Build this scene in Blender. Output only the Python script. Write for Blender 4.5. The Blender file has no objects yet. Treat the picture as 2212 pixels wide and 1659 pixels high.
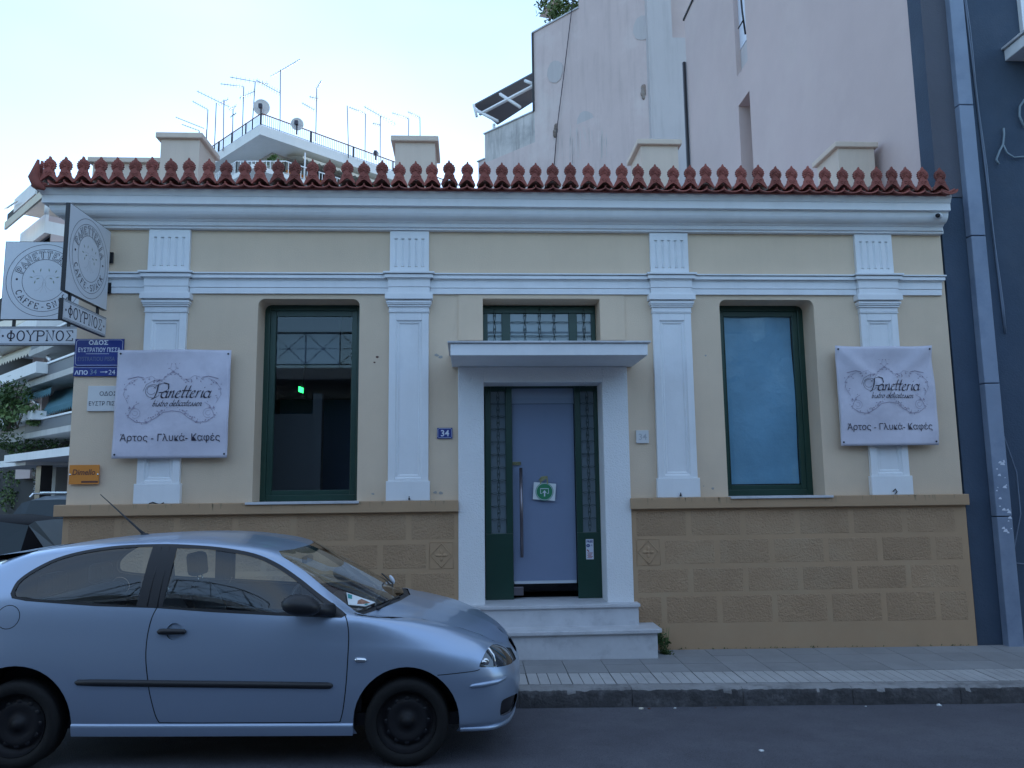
import bpy, bmesh, math, random
import numpy as np
from mathutils import Vector, Matrix
from mathutils.geometry import delaunay_2d_cdt
rnd = random.Random(7)
R = math.radians
sc = bpy.context.scene
COL = sc.collection

# ------------------------------------------------------------------ camera, sky, sun, exposure
YAW, PITCH, ROLL, FPX = 0.05658, 0.13209, -0.01141, 1687.6
_f = np.array([math.sin(YAW)*math.cos(PITCH), math.cos(YAW)*math.cos(PITCH), math.sin(PITCH)])
_r0 = np.array([math.cos(YAW), -math.sin(YAW), 0.0]); _u0 = np.cross(_r0, _f)
_rr = math.cos(ROLL)*_r0 + math.sin(ROLL)*_u0
_uu = -math.sin(ROLL)*_r0 + math.cos(ROLL)*_u0
CAMZ = 1.8
cam = bpy.data.cameras.new('camera'); cam_o = bpy.data.objects.new('camera', cam); COL.objects.link(cam_o)
cam.sensor_width = 36; cam.lens = 36*FPX/2212; cam.clip_start = 0.05; cam.clip_end = 3000
cam_o.matrix_world = Matrix(((_rr[0], _uu[0], -_f[0], 0), (_rr[1], _uu[1], -_f[1], 0), (_rr[2], _uu[2], -_f[2], CAMZ), (0, 0, 0, 1)))
sc.camera = cam_o
SUN_EL, SUN_AZ = 9.0, -9.0           # azimuth from +Y, positive towards +X: behind the white apartment block
w = bpy.data.worlds.new('World'); sc.world = w; w.use_nodes = True
nt = w.node_tree; nt.nodes.clear()
sky = nt.nodes.new('ShaderNodeTexSky'); sky.sky_type = 'NISHITA'; sky.sun_disc = False
sky.sun_elevation = R(SUN_EL); sky.sun_rotation = R(SUN_AZ); sky.air_density = 1.1; sky.dust_density = 0.3; sky.ozone_density = 4.5
tc = nt.nodes.new('ShaderNodeTexCoord'); mp = nt.nodes.new('ShaderNodeMapping'); mp.inputs['Scale'].default_value = (1, 1, 2.2)
nz = nt.nodes.new('ShaderNodeTexNoise'); nz.inputs['Scale'].default_value = 1.6; nz.inputs['Detail'].default_value = 4
cr = nt.nodes.new('ShaderNodeValToRGB'); cr.color_ramp.elements[0].position = .46; cr.color_ramp.elements[1].position = .75
cr.color_ramp.elements[0].color = (.35, .35, .35, 1); cr.color_ramp.elements[1].color = (.75, .75, .75, 1)
mx = nt.nodes.new('ShaderNodeMixRGB'); mx.inputs['Color2'].default_value = (1.55, 1.78, 1.95, 1)
bg = nt.nodes.new('ShaderNodeBackground'); bg.inputs['Strength'].default_value = 0.15
wo = nt.nodes.new('ShaderNodeOutputWorld')
L = nt.links.new
L(tc.outputs['Generated'], mp.inputs['Vector']); L(mp.outputs['Vector'], nz.inputs['Vector']); L(nz.outputs['Fac'], cr.inputs['Fac'])
L(cr.outputs['Color'], mx.inputs['Fac']); L(sky.outputs['Color'], mx.inputs['Color1']); L(mx.outputs['Color'], bg.inputs['Color']); L(bg.outputs['Background'], wo.inputs['Surface'])
sun = bpy.data.lights.new('sun', 'SUN'); sun.energy = 2.0; sun.angle = R(0.5); sun.color = (1, .9, .78)
so = bpy.data.objects.new('sun', sun); COL.objects.link(so)
_sd = Vector((math.sin(R(SUN_AZ))*math.cos(R(SUN_EL)), math.cos(R(SUN_AZ))*math.cos(R(SUN_EL)), math.sin(R(SUN_EL))))
so.rotation_euler = (-_sd).to_track_quat('-Z', 'Y').to_euler()
vs = sc.view_settings; vs.view_transform = 'Standard'; vs.look = 'None'; vs.gamma = 1; vs.use_curve_mapping = False; vs.exposure = 2.2

# ------------------------------------------------------------------ helpers
def ray(x, y):
    return _f + _rr*(x-1106)/FPX - _uu*(y-829.5)/FPX
def at(x, y, Y):                       # picture position + distance from the street side -> a point in the world
    r = ray(x, y); t = Y/r[1]
    return Vector((r[0]*t, Y, r[2]*t+CAMZ))
def atpl(x, y, p, n):                  # ... on a vertical plane through p
    r = ray(x, y); p = np.array(p, float)-np.array((0, 0, CAMZ)); n = np.array(n, float)
    t = (n@p)/(n@r); return Vector((r[0]*t, r[1]*t, r[2]*t+CAMZ))

def tag(o, label=None, cat=None, group=None, kind=None):
    if label: o['label'] = label
    if cat: o['category'] = cat
    if group: o['group'] = group
    if kind: o['kind'] = kind
    return o
def thing(name, loc, label, cat, group=None):
    o = bpy.data.objects.new(name, None); o.empty_display_size = .2; COL.objects.link(o); o.location = loc
    WL[o] = Vector(loc)
    return tag(o, label, cat, group)
WL = {}
def link(name, me, m=None, parent=None):
    o = bpy.data.objects.new(name, me); COL.objects.link(o)
    if m is not None and not me.materials:
        me.materials.append(m)
    if parent is not None:
        o.parent = parent; o.matrix_parent_inverse = Matrix.Translation(-WL[parent]); WL[o] = Vector((0, 0, 0))
    else:
        WL[o] = Vector((0, 0, 0))
    return o
class MB:
    def __init__(s): s.v = []; s.f = []; s.sm = []
    def add(s, vs, fs, smooth=False):
        b = len(s.v); s.v += [tuple(p) for p in vs]; s.f += [tuple(i+b for i in f) for f in fs]; s.sm += [smooth]*len(fs); return s
    def box(s, x0, x1, y0, y1, z0, z1, M=None):
        if x0 > x1: x0, x1 = x1, x0
        if y0 > y1: y0, y1 = y1, y0
        if z0 > z1: z0, z1 = z1, z0
        vs = [(x, y, z) for z in (z0, z1) for y in (y0, y1) for x in (x0, x1)]
        if M: vs = [M(*p) for p in vs]
        return s.add(vs, [(0, 2, 3, 1), (4, 5, 7, 6), (0, 1, 5, 4), (2, 6, 7, 3), (0, 4, 6, 2), (1, 3, 7, 5)])
    def prism(s, poly, fn, a, b):      # poly 2d, fn(u,v,w)->xyz
        n = len(poly)
        vs = [fn(p[0], p[1], a) for p in poly]+[fn(p[0], p[1], b) for p in poly]
        return s.add(vs, [tuple(range(n-1, -1, -1)), tuple(range(n, 2*n))]+[(i, (i+1) % n, n+(i+1) % n, n+i) for i in range(n)])
    def tube(s, pts, r, n=6, closed=False, cap=True):
        pts = [Vector(p) for p in pts]; m = len(pts); rs = r if isinstance(r, (list, tuple)) else [r]*m
        rings = []
        prev = None
        for i, p in enumerate(pts):
            a = pts[(i-1) % m] if (i or closed) else p; b = pts[(i+1) % m] if (i < m-1 or closed) else p
            t = (b-a).normalized()
            if prev is None:
                u = t.orthogonal().normalized()
            else:
                u = (prev-t*prev.dot(t)); u = u.normalized() if u.length > 1e-6 else t.orthogonal().normalized()
            prev = u; v = t.cross(u)
            rings.append([p+(u*math.cos(2*math.pi*k/n)+v*math.sin(2*math.pi*k/n))*rs[i] for k in range(n)])
        vs = [q for rg in rings for q in rg]; fs = []
        for i in range(m if closed else m-1):
            j = (i+1) % m
            for k in range(n):
                fs.append((i*n+k, i*n+(k+1) % n, j*n+(k+1) % n, j*n+k))
        if cap and not closed:
            fs.append(tuple(range(n-1, -1, -1))); fs.append(tuple((m-1)*n+k for k in range(n)))
        return s.add(vs, fs, True)
    def lathe(s, prof, c, ax=(0, 0, 1), n=24, smooth=True):   # prof (r, h)
        ax = Vector(ax).normalized(); u = ax.orthogonal().normalized(); v = ax.cross(u); c = Vector(c)
        vs = [c+ax*h+(u*math.cos(2*math.pi*k/n)+v*math.sin(2*math.pi*k/n))*r for r, h in prof for k in range(n)]
        fs = [(i*n+k, i*n+(k+1) % n, (i+1)*n+(k+1) % n, (i+1)*n+k) for i in range(len(prof)-1) for k in range(n)]
        return s.add(vs, fs, smooth)
    def ball(s, c, r, n=10, m=7, sc3=(1, 1, 1)):
        c = Vector(c)
        vs = []; 
        for i in range(m+1):
            th = math.pi*i/m
            for k in range(n):
                ph = 2*math.pi*k/n
                vs.append((c.x+r*sc3[0]*math.sin(th)*math.cos(ph), c.y+r*sc3[1]*math.sin(th)*math.sin(ph), c.z+r*sc3[2]*math.cos(th)))
        fs = [(i*n+k, (i+1)*n+k, (i+1)*n+(k+1) % n, i*n+(k+1) % n) for i in range(m) for k in range(n)]
        return s.add(vs, fs, True)
    def mesh(s, name):
        me = bpy.data.meshes.new(name); me.from_pydata(s.v, [], s.f)
        me.polygons.foreach_set('use_smooth', s.sm); me.update(); return me
    def build(s, name, m, parent=None, bevel=0, fixn=True):
        me = s.mesh(name)
        if fixn:
            bm = bmesh.new(); bm.from_mesh(me); bmesh.ops.recalc_face_normals(bm, faces=bm.faces); bm.to_mesh(me); bm.free()
        o = link(name, me, m, parent)
        if bevel:
            b = o.modifiers.new('b', 'BEVEL'); b.width = bevel; b.segments = 2; b.limit_method = 'ANGLE'; b.angle_limit = R(40)
        return o

def mat(name, col, rough=.8, bump=0, bscale=60, var=0, vscale=2, streak=0, metal=0, dirt=None, dirts=.0, dscale=1.5, coat=0, spec=.5, bdetail=4, dist=.01, objvar=0, speck=0):
    m = bpy.data.materials.new(name); m.use_nodes = True; t = m.node_tree; n = t.nodes; b = n['Principled BSDF']
    b.inputs['Roughness'].default_value = rough; b.inputs['Metallic'].default_value = metal
    b.inputs['Specular IOR Level'].default_value = spec; b.inputs['Coat Weight'].default_value = coat; b.inputs['Coat Roughness'].default_value = .05
    c = (*col, 1); b.inputs['Base Color'].default_value = c
    lk = t.links.new; co = n.new('ShaderNodeTexCoord').outputs['Object']
    cur = None
    def noise(sc_, det=4, vec=None, rough_=.55):
        q = n.new('ShaderNodeTexNoise'); q.inputs['Scale'].default_value = sc_; q.inputs['Detail'].default_value = det; q.inputs['Roughness'].default_value = rough_
        lk(vec or co, q.inputs['Vector']); return q.outputs['Fac']
    def ramp(src, a, bb):
        q = n.new('ShaderNodeMapRange'); q.inputs['From Min'].default_value = a; q.inputs['From Max'].default_value = bb; lk(src, q.inputs['Value']); return q.outputs['Result']
    def mix(fac, c1, c2):
        q = n.new('ShaderNodeMixRGB'); lk(fac, q.inputs['Fac'])
        for k, cc in (('Color1', c1), ('Color2', c2)):
            if isinstance(cc, tuple): q.inputs[k].default_value = cc
            else: lk(cc, q.inputs[k])
        return q.outputs['Color']
    cur = c
    if var:
        cur = mix(ramp(noise(vscale, 6, rough_=.65), .3, .7), tuple(x*(1-var) for x in col)+(1,), tuple(min(1, x*(1+var)) for x in col)+(1,))
    if streak:
        mpg = n.new('ShaderNodeMapping'); mpg.inputs['Scale'].default_value = (3.0, 3.0, .25); lk(co, mpg.inputs['Vector'])
        s_ = ramp(noise(1.5, 7, mpg.outputs['Vector'], .7), .48, .72)
        q = n.new('ShaderNodeMath'); q.operation = 'MULTIPLY'; q.inputs[1].default_value = streak; lk(s_, q.inputs[0])
        cur = mix(q.outputs[0], cur, tuple(x*.45 for x in col)+(1,))
    if dirt:
        s_ = ramp(noise(dscale, 8, rough_=.7), .5, .68)
        q = n.new('ShaderNodeMath'); q.operation = 'MULTIPLY'; q.inputs[1].default_value = dirts; lk(s_, q.inputs[0])
        cur = mix(q.outputs[0], cur, (*dirt, 1))
    if speck:
        cur = mix(ramp(noise(170, 3, rough_=.8), .42, .62), cur, tuple(x*(1+speck) for x in col)+(1,)); cur = mix(ramp(noise(95, 3, rough_=.8), .52, .68), cur, tuple(x*(1-speck) for x in col)+(1,))
    if objvar:
        oi = n.new('ShaderNodeObjectInfo'); mr_ = n.new('ShaderNodeMapRange'); mr_.inputs['To Min'].default_value = 1-objvar; mr_.inputs['To Max'].default_value = 1+objvar; lk(oi.outputs['Random'], mr_.inputs['Value'])
        q = n.new('ShaderNodeVectorMath'); q.operation = 'SCALE'; lk(mr_.outputs['Result'], q.inputs['Scale'])
        if cur is c: q.inputs[0].default_value = col
        else: lk(cur, q.inputs[0])
        cur = q.outputs[0]
    if cur is not c: lk(cur, b.inputs['Base Color'])
    if bump:
        bp = n.new('ShaderNodeBump'); bp.inputs['Strength'].default_value = bump; bp.inputs['Distance'].default_value = dist
        lk(noise(bscale, bdetail), bp.inputs['Height']); lk(bp.outputs['Normal'], b.inputs['Normal'])
    return m
def glassmat(name, tint, refl=.06, rough=.02, extra=None, opaq=0):
    m = bpy.data.materials.new(name); m.use_nodes = True; t = m.node_tree; n = t.nodes; n.clear(); lk = t.links.new
    out = n.new('ShaderNodeOutputMaterial'); tr = n.new('ShaderNodeBsdfTransparent'); tr.inputs['Color'].default_value = (*tint, 1)
    gl = n.new('ShaderNodeBsdfGlossy'); gl.inputs['Roughness'].default_value = rough; gl.inputs['Color'].default_value = (1, 1, 1, 1)
    lw = n.new('ShaderNodeLayerWeight'); lw.inputs['Blend'].default_value = .35
    mr = n.new('ShaderNodeMapRange'); mr.inputs['To Min'].default_value = refl; mr.inputs['To Max'].default_value = .9; mr.inputs['From Max'].default_value = 1.0
    pw = n.new('ShaderNodeMath'); pw.operation = 'POWER'; pw.inputs[1].default_value = 2.0; lk(lw.outputs['Facing'], pw.inputs[0]); lk(pw.outputs[0], mr.inputs['Value'])
    mx = n.new('ShaderNodeMixShader'); lk(mr.outputs['Result'], mx.inputs['Fac'])
    base = tr.outputs[0]
    if opaq:
        df = n.new('ShaderNodeBsdfDiffuse'); df.inputs['Color'].default_value = (*extra, 1); m2 = n.new('ShaderNodeMixShader'); m2.inputs['Fac'].default_value = opaq
        lk(tr.outputs[0], m2.inputs[1]); lk(df.outputs[0], m2.inputs[2]); base = m2.outputs[0]
    lk(base, mx.inputs[1]); lk(gl.outputs[0], mx.inputs[2]); lk(mx.outputs[0], out.inputs['Surface'])
    return m
def leafmat(name, col, col2):
    m = mat(name, col, .6, var=0); t = m.node_tree; n = t.nodes; b = n['Principled BSDF']
    q = n.new('ShaderNodeObjectInfo'); g = n.new('ShaderNodeNewGeometry'); mx = n.new('ShaderNodeMixRGB'); t.links.new(g.outputs['Random Per Island'], mx.inputs['Fac'])
    mx.inputs['Color1'].default_value = (*col, 1); mx.inputs['Color2'].default_value = (*col2, 1); t.links.new(mx.outputs['Color'], b.inputs['Base Color'])
    return m

M = {}
M['yellow'] = mat('yellow_render', (.66, .52, .385), .9, bump=.3, bscale=90, var=.06, vscale=.8, streak=.07, dirt=(.56, .45, .32), dirts=.18, dscale=.7)
M['cream'] = mat('pale_cream_render', (.62, .515, .43), .9, bump=.2, bscale=60, var=.05, streak=.15)
M['grime'] = mat('grimy_kerb_face', (.055, .055, .06), .95, bump=.9, bscale=22, var=.35, vscale=5, dirt=(.20, .20, .21), dirts=.5, dscale=6, dist=.02)
M['plinth'] = mat('plinth_render', (.41, .272, .165), .95, bump=.2, bscale=120, var=.06, vscale=1.2, dirt=(.42, .33, .22), dirts=.35, dscale=.8)
M['stone'] = mat(objvar=0.05, name='rough_render', col=(.38, .25, .152), rough=.95, bump=.9, bscale=60, var=.09, vscale=2.2, dist=.018, bdetail=2, dirt=(.39, .30, .20), dirts=.35, dscale=1.1)
M['trim'] = mat('white_trim', (.74, .75, .77), .8, bump=.12, bscale=70, var=.04, vscale=1.3, streak=.10, dirt=(.48, .48, .48), dirts=.2, dscale=1.6)
M['rough_white'] = mat('rough_white_render', (.74, .75, .77), .9, bump=.8, bscale=75, var=.02, dist=.012, bdetail=2)
M['marble'] = mat('marble', (.52, .53, .56), .5, bump=.05, bscale=30, var=.10, vscale=3, dirt=(.26, .27, .30), dirts=.6, dscale=2.6)
M['terracotta'] = mat(objvar=0.28, name='terracotta', col=(.265, .076, .06), rough=.85, bump=.5, bscale=70, var=.2, vscale=4, dirt=(.16, .10, .09), dirts=.5, dscale=5)
M['tile_old'] = mat(objvar=0.3, name='weathered_tile', col=(.22, .17, .15), rough=.9, bump=.5, bscale=40, var=.25, vscale=6, dirt=(.30, .30, .28), dirts=.6, dscale=7)
M['green'] = mat('green_wood', (.012, .045, .032), .35, bump=.04, bscale=30, var=.1)
M['iron'] = mat('wrought_iron', (.012, .03, .024), .5)
M['navy'] = mat('navy_render', (.042, .066, .105), .9, bump=.5, bscale=55, var=.16, vscale=1.1, dirt=(.075, .095, .13), dirts=.45, dscale=1.0)
M['navy_grey'] = mat('grey_blue_render', (.085, .09, .115), .9, bump=.5, bscale=55, var=.1, vscale=1.0)
M['strip'] = mat('painted_channel', (.19, .24, .33), .6, var=.12, vscale=1.6, dirt=(.08, .12, .2), dirts=.4, dscale=2)
M['beige'] = mat('blind_wall', (.56, .452, .435), .95, bump=.15, bscale=30, var=.06, vscale=.5, dirt=(.62, .525, .49), dirts=.4, dscale=.55)
M['beige_old'] = mat('stained_wall', (.58, .475, .465), .95, bump=.15, bscale=12, var=.08, vscale=.35, streak=.25, dirt=(.64, .59, .57), dirts=.55, dscale=.35)
M['stained'] = mat('black_stained_wall', (.56, .53, .52), .95, bump=.15, bscale=12, var=.14, vscale=.5, streak=.95, dirt=(.20, .20, .21), dirts=.5, dscale=.6)
M['grey_pier'] = mat('grey_pier', (.49, .455, .46), .95, bump=.1, bscale=15, var=.05, vscale=.4, streak=.25)
M['road'] = mat('asphalt', (.085, .087, .108), .85, bump=1.0, bscale=110, var=.32, vscale=2.2, speck=.45, dirt=(.165, .17, .195), dirts=.75, dscale=.8, dist=.016, bdetail=6)
M['ground'] = mat('ground_far', (.09, .09, .09), .95, var=.1)
M['kerb'] = mat(objvar=0.08, name='kerb_stone', col=(.26, .26, .265), rough=.9, bump=.7, bscale=25, var=.2, vscale=3, dirt=(.07, .07, .075), dirts=.75, dscale=3.2, dist=.02)
M['paver'] = mat(objvar=0.07, name='grey_paver', col=(.24, .245, .255), rough=.9, bump=.3, bscale=60, var=.10, vscale=2, dirt=(.16, .16, .17), dirts=.4, dscale=1.4)
M['paver_w'] = mat(objvar=0.07, name='pale_paver', col=(.37, .37, .375), rough=.85, bump=.3, bscale=60, var=.10, vscale=2, dirt=(.22, .22, .23), dirts=.4, dscale=2.4)
M['joint'] = mat('joint_mortar', (.11, .11, .115), .95, bump=.4, bscale=50)
M['white_wall'] = mat('white_building', (.78, .78, .77), .9, var=.05, vscale=.3, streak=.12)
M['stained_trim'] = mat('stained_concrete', (.50, .49, .47), .9, var=.08, vscale=.8, streak=.4)
M['grey_wall'] = mat('grey_building', (.36, .35, .33), .9, var=.08, vscale=.3)
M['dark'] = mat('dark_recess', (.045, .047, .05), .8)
M['rail_w'] = mat('white_rail', (.8, .81, .83), .5)
M['rust'] = mat('rusty_rail', (.30, .13, .09), .8, var=.2, vscale=3)
M['blue_iron'] = mat('blue_grey_iron', (.22, .27, .36), .6)
M['awning'] = mat('cream_awning', (.62, .57, .47), .9, var=.05)
M['awning_teal'] = mat('teal_awning', (.06, .16, .20), .9, var=.08)
M['antenna'] = mat('antenna_metal', (.05, .045, .06), .5, metal=.5)
M['dish'] = mat('dish_white', (.62, .62, .63), .6, var=.08, vscale=2)
M['sheet'] = mat('metal_sheet', (.16, .17, .19), .6, metal=.3)
M['black'] = mat('black_metal', (.012, .012, .016), .4)
M['ink'] = mat('black_print', (.02, .015, .035), .6)
M['signw'] = mat('white_sign_panel', (.62, .64, .68), .35, var=.02)
M['sign_leaf'] = mat('olive_print', (.22, .27, .2), .6)
M['banner'] = mat('banner_vinyl', (.56, .54, .62), .5, var=.06, vscale=3.5, dirt=(.44, .42, .5), dirts=.5, dscale=4)
M['orn'] = mat('banner_ornament', (.27, .23, .31), .7)
M['plate_blue'] = mat('enamel_blue', (.012, .03, .20), .35, var=.05)
M['plate_lt'] = mat('enamel_white', (.62, .66, .75), .4)
M['faded'] = mat('faded_print', (.10, .13, .22), .5)
M['number_print'] = mat('number_print', (.22, .30, .36), .5)
M['plate_w'] = mat('marble_plate', (.6, .6, .6), .5, var=.04)
M['grey_print'] = mat('grey_print', (.42, .43, .45), .6)
M['orange'] = mat('orange_plate', (.62, .22, .035), .4, var=.04)
M['brown_print'] = mat('brown_print', (.11, .04, .03), .5)
M['film'] = mat('frosted_film', (.33, .38, .50), .35, var=.05, vscale=1.3, coat=.4)
M['curtain'] = mat('white_window_film', (.17, .36, .50), .3, bump=.5, bscale=5, var=.10, vscale=1.8, coat=.3, dist=.03)
M['blind'] = mat('roller_blind', (.27, .31, .44), .4, var=.04, vscale=1.2, coat=.35)
M['steel'] = mat('brushed_steel', (.22, .20, .22), .35, metal=1)
M['greensign'] = mat('green_disc', (.02, .20, .09), .5)
M['paper'] = mat('white_paper', (.68, .72, .74), .7)
M['tape'] = mat('yellow_tape', (.30, .29, .12), .6)
M['red'] = mat('red_print', (.4, .08, .10), .6)
M['interior'] = mat('interior_wall', (.11, .115, .12), .9)
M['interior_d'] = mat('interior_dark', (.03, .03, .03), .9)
M['glass'] = glassmat('window_glass', (.88, .92, .94), .04)
M['glass_h'] = glassmat('hazy_glass', (.5, .56, .62), .06, opaq=.65, extra=(.26, .33, .38))
M['carglass'] = glassmat('car_glass', (.84, .90, .90), .06)
M['bgglass'] = mat('far_glass', (.03, .045, .055), .35, spec=.25)
M['rubber'] = mat('rubber', (.0035, .0035, .004), .75, bump=.3, bscale=60)
M['plastic'] = mat('black_plastic', (.013, .014, .018), .45, bump=.1, bscale=200)
M['rim'] = mat('black_steel_rim', (.006, .006, .009), .6)
M['cloth'] = mat('seat_cloth', (.03, .035, .045), .95, bump=.3, bscale=150)
M['leaf'] = leafmat('leaves', (.022, .055, .014), (.07, .12, .03))
M['leaf_l'] = leafmat('light_leaves', (.06, .12, .03), (.13, .19, .06))
M['petal'] = mat('white_petals', (.7, .72, .72), .7)
M['bark'] = mat('bark', (.09, .07, .05), .9)
em = bpy.data.materials.new('lit_exit_sign'); em.use_nodes = True; _b = em.node_tree.nodes['Principled BSDF']; _b.inputs['Base Color'].default_value = (.0, .3, .08, 1)
_b.inputs['Emission Color'].default_value = (.03, 1, .18, 1); _b.inputs['Emission Strength'].default_value = .9; M['exit'] = em
def two_sided(m, inner=(.02, .02, .022)):
    t = m.node_tree; n = t.nodes; b = n['Principled BSDF']; out = n['Material Output']
    g = n.new('ShaderNodeNewGeometry'); d = n.new('ShaderNodeBsdfDiffuse'); d.inputs['Color'].default_value = (*inner, 1)
    mx = n.new('ShaderNodeMixShader'); t.links.new(g.outputs['Backfacing'], mx.inputs['Fac']); t.links.new(b.outputs[0], mx.inputs[1]); t.links.new(d.outputs[0], mx.inputs[2]); t.links.new(mx.outputs[0], out.inputs['Surface'])
    return m
M['paint'] = two_sided(mat('silver_blue_paint', (.36, .455, .605), .34, metal=.65, coat=.5, bump=.0))
M['paint_dark'] = mat('dark_car_paint', (.004, .004, .006), .6, coat=0, spec=.06)
M['paint_suv'] = mat('grey_car_paint', (.10, .13, .17), .35, metal=.5, coat=.3)
M['lamp_glass'] = mat('lamp_lens', (.10, .11, .12), .08, metal=.7, coat=1)
M['chrome'] = mat('chrome', (.75, .78, .8), .12, metal=1)
M['teal_print'] = mat('teal_print', (.03, .25, .25), .6)
M['food_print'] = mat('brown_photo_print', (.30, .15, .10), .6, var=.5, vscale=30)

# ------------------------------------------------------------------ lettering
def ribbon(mb, pts, w, fn, closed=False):
    pts = [Vector(p) for p in pts]; m = len(pts)
    if m < 2: return
    A = []; B = []
    for i, p in enumerate(pts):
        a = pts[(i-1) % m] if (i or closed) else p; b = pts[(i+1) % m] if (i < m-1 or closed) else p
        t = (b-a); t = t.normalized() if t.length > 1e-9 else Vector((1, 0)); nn = Vector((-t.y, t.x))*w/2
        A.append(p+nn); B.append(p-nn)
    vs = [fn(q.x, q.y) for q in A+B]
    mb.add(vs, [(i, (i+1) % m, m+(i+1) % m, m+i) for i in range(m if closed else m-1)])
def nib(mb, pts, wv, thin, fn):        # broad-nib pen stroke
    ribbon(mb, pts, thin, fn)
    pts = [Vector(p) for p in pts]; nv = Vector(wv)
    vs = [fn(*(p+nv)) for p in pts]+[fn(*(p-nv)) for p in pts]; m = len(pts)
    mb.add(vs, [(i, i+1, m+i+1, m+i) for i in range(m-1)])
def arc(cx, cy, rx, ry, a0, a1, n=10):
    return [(cx+rx*math.cos(R(a0+(a1-a0)*i/n)), cy+ry*math.sin(R(a0+(a1-a0)*i/n))) for i in range(n+1)]
# slab-serif capitals in a 0.7 x 1 box: strokes and serif positions (x, y)
GL = {
 'P': ([[(.12, 0), (.12, 1)], [(.12, 1), (.4, 1)]+arc(.4, .74, .26, .26, 90, -90)+[(.12, .48)]], [(.12, 0), (.04, 1)]),
 'A': ([[(.04, 0), (.35, 1), (.66, 0)], [(.14, .33), (.56, .33)]], [(.04, 0), (.66, 0)]),
 'N': ([[(.1, 0), (.1, 1), (.6, 0), (.6, 1)]], [(.1, 0), (.07, 1), (.6, 1)]),
 'E': ([[(.6, .8), (.6, 1), (.1, 1), (.1, 0), (.62, 0), (.62, .22)], [(.1, .52), (.45, .52)]], []),
 'T': ([[(.04, .78), (.04, 1), (.66, 1), (.66, .78)], [(.35, 1), (.35, 0)]], [(.35, 0)]),
 'R': ([[(.1, 0), (.1, 1), (.38, 1)]+arc(.38, .76, .24, .24, 90, -90)+[(.1, .52)], [(.38, .52), (.64, 0)]], [(.1, 0), (.64, 0)]),
 'I': ([[(.35, 0), (.35, 1)]], [(.35, 0), (.35, 1)]),
 'C': ([arc(.37, .5, .3, .5, 45, 315, 14)], []),
 'F': ([[(.6, .8), (.6, 1), (.12, 1), (.12, 0)], [(.12, .52), (.45, .52)]], [(.12, 0)]),
 'S': ([arc(.35, .75, .25, .25, 20, 270, 10)+arc(.35, .25, .27, .25, 90, -160, 10)], []),
 'K': ([[(.12, 0), (.12, 1)], [(.6, 1), (.14, .45)], [(.27, .6), (.64, 0)]], [(.12, 0), (.12, 1), (.64, 0), (.6, 1)]),
 '-': ([[(.18, .4), (.52, .4)]], []),
 'Φ': ([[(.35, 0), (.35, 1)], arc(.35, .5, .29, .3, 0, 360, 16)], [(.35, 0), (.35, 1)]),
 'Ο': ([arc(.35, .5, .3, .5, 0, 360, 18)], []),
 'Υ': ([[(.05, 1), (.35, .48), (.65, 1)], [(.35, .48), (.35, 0)]], [(.35, 0), (.05, 1), (.65, 1)]),
 'Ρ': ([[(.12, 0), (.12, 1)], [(.12, 1), (.4, 1)]+arc(.4, .74, .26, .26, 90, -90)+[(.12, .48)]], [(.12, 0), (.04, 1)]),
 'Ν': ([[(.1, 0), (.1, 1), (.6, 0), (.6, 1)]], [(.1, 0), (.07, 1), (.6, 1)]),
 'Σ': ([[(.6, .78), (.6, 1), (.08, 1), (.4, .5), (.06, 0), (.62, 0), (.62, .24)]], []),
}
def glyph(mb, ch, x, y, s, wd, fn, rot=0, sx=1):
    c, sn = math.cos(rot), math.sin(rot)
    def g(u, v):
        u = (u-.35)*s*sx; v = v*s
        return fn(x+u*c-v*sn, y+u*sn+v*c)
    st, se = GL[ch]
    for p in st: ribbon(mb, [(a[0], a[1]) for a in p], wd/s, g)
    for (a, b) in se: ribbon(mb, [(a-.11, b), (a+.11, b)], wd/s*.9, g)
def text_mesh(mb, txt, size, fn, shear=0, align='CENTER', sx=1, bold=0):
    cu = bpy.data.curves.new('t', 'FONT'); cu.body = txt; cu.size = size; cu.align_x = align; cu.shear = shear; cu.resolution_u = 3; cu.offset = bold
    o = bpy.data.objects.new('t', cu); COL.objects.link(o)
    dg = bpy.context.evaluated_depsgraph_get(); dg.update()
    me = bpy.data.meshes.new_from_object(o.evaluated_get(dg))
    mb.add([fn(v.co.x*sx, v.co.y) for v in me.vertices], [tuple(p.vertices) for p in me.polygons])
    bpy.data.objects.remove(o); bpy.data.curves.remove(cu); bpy.data.meshes.remove(me)
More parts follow.
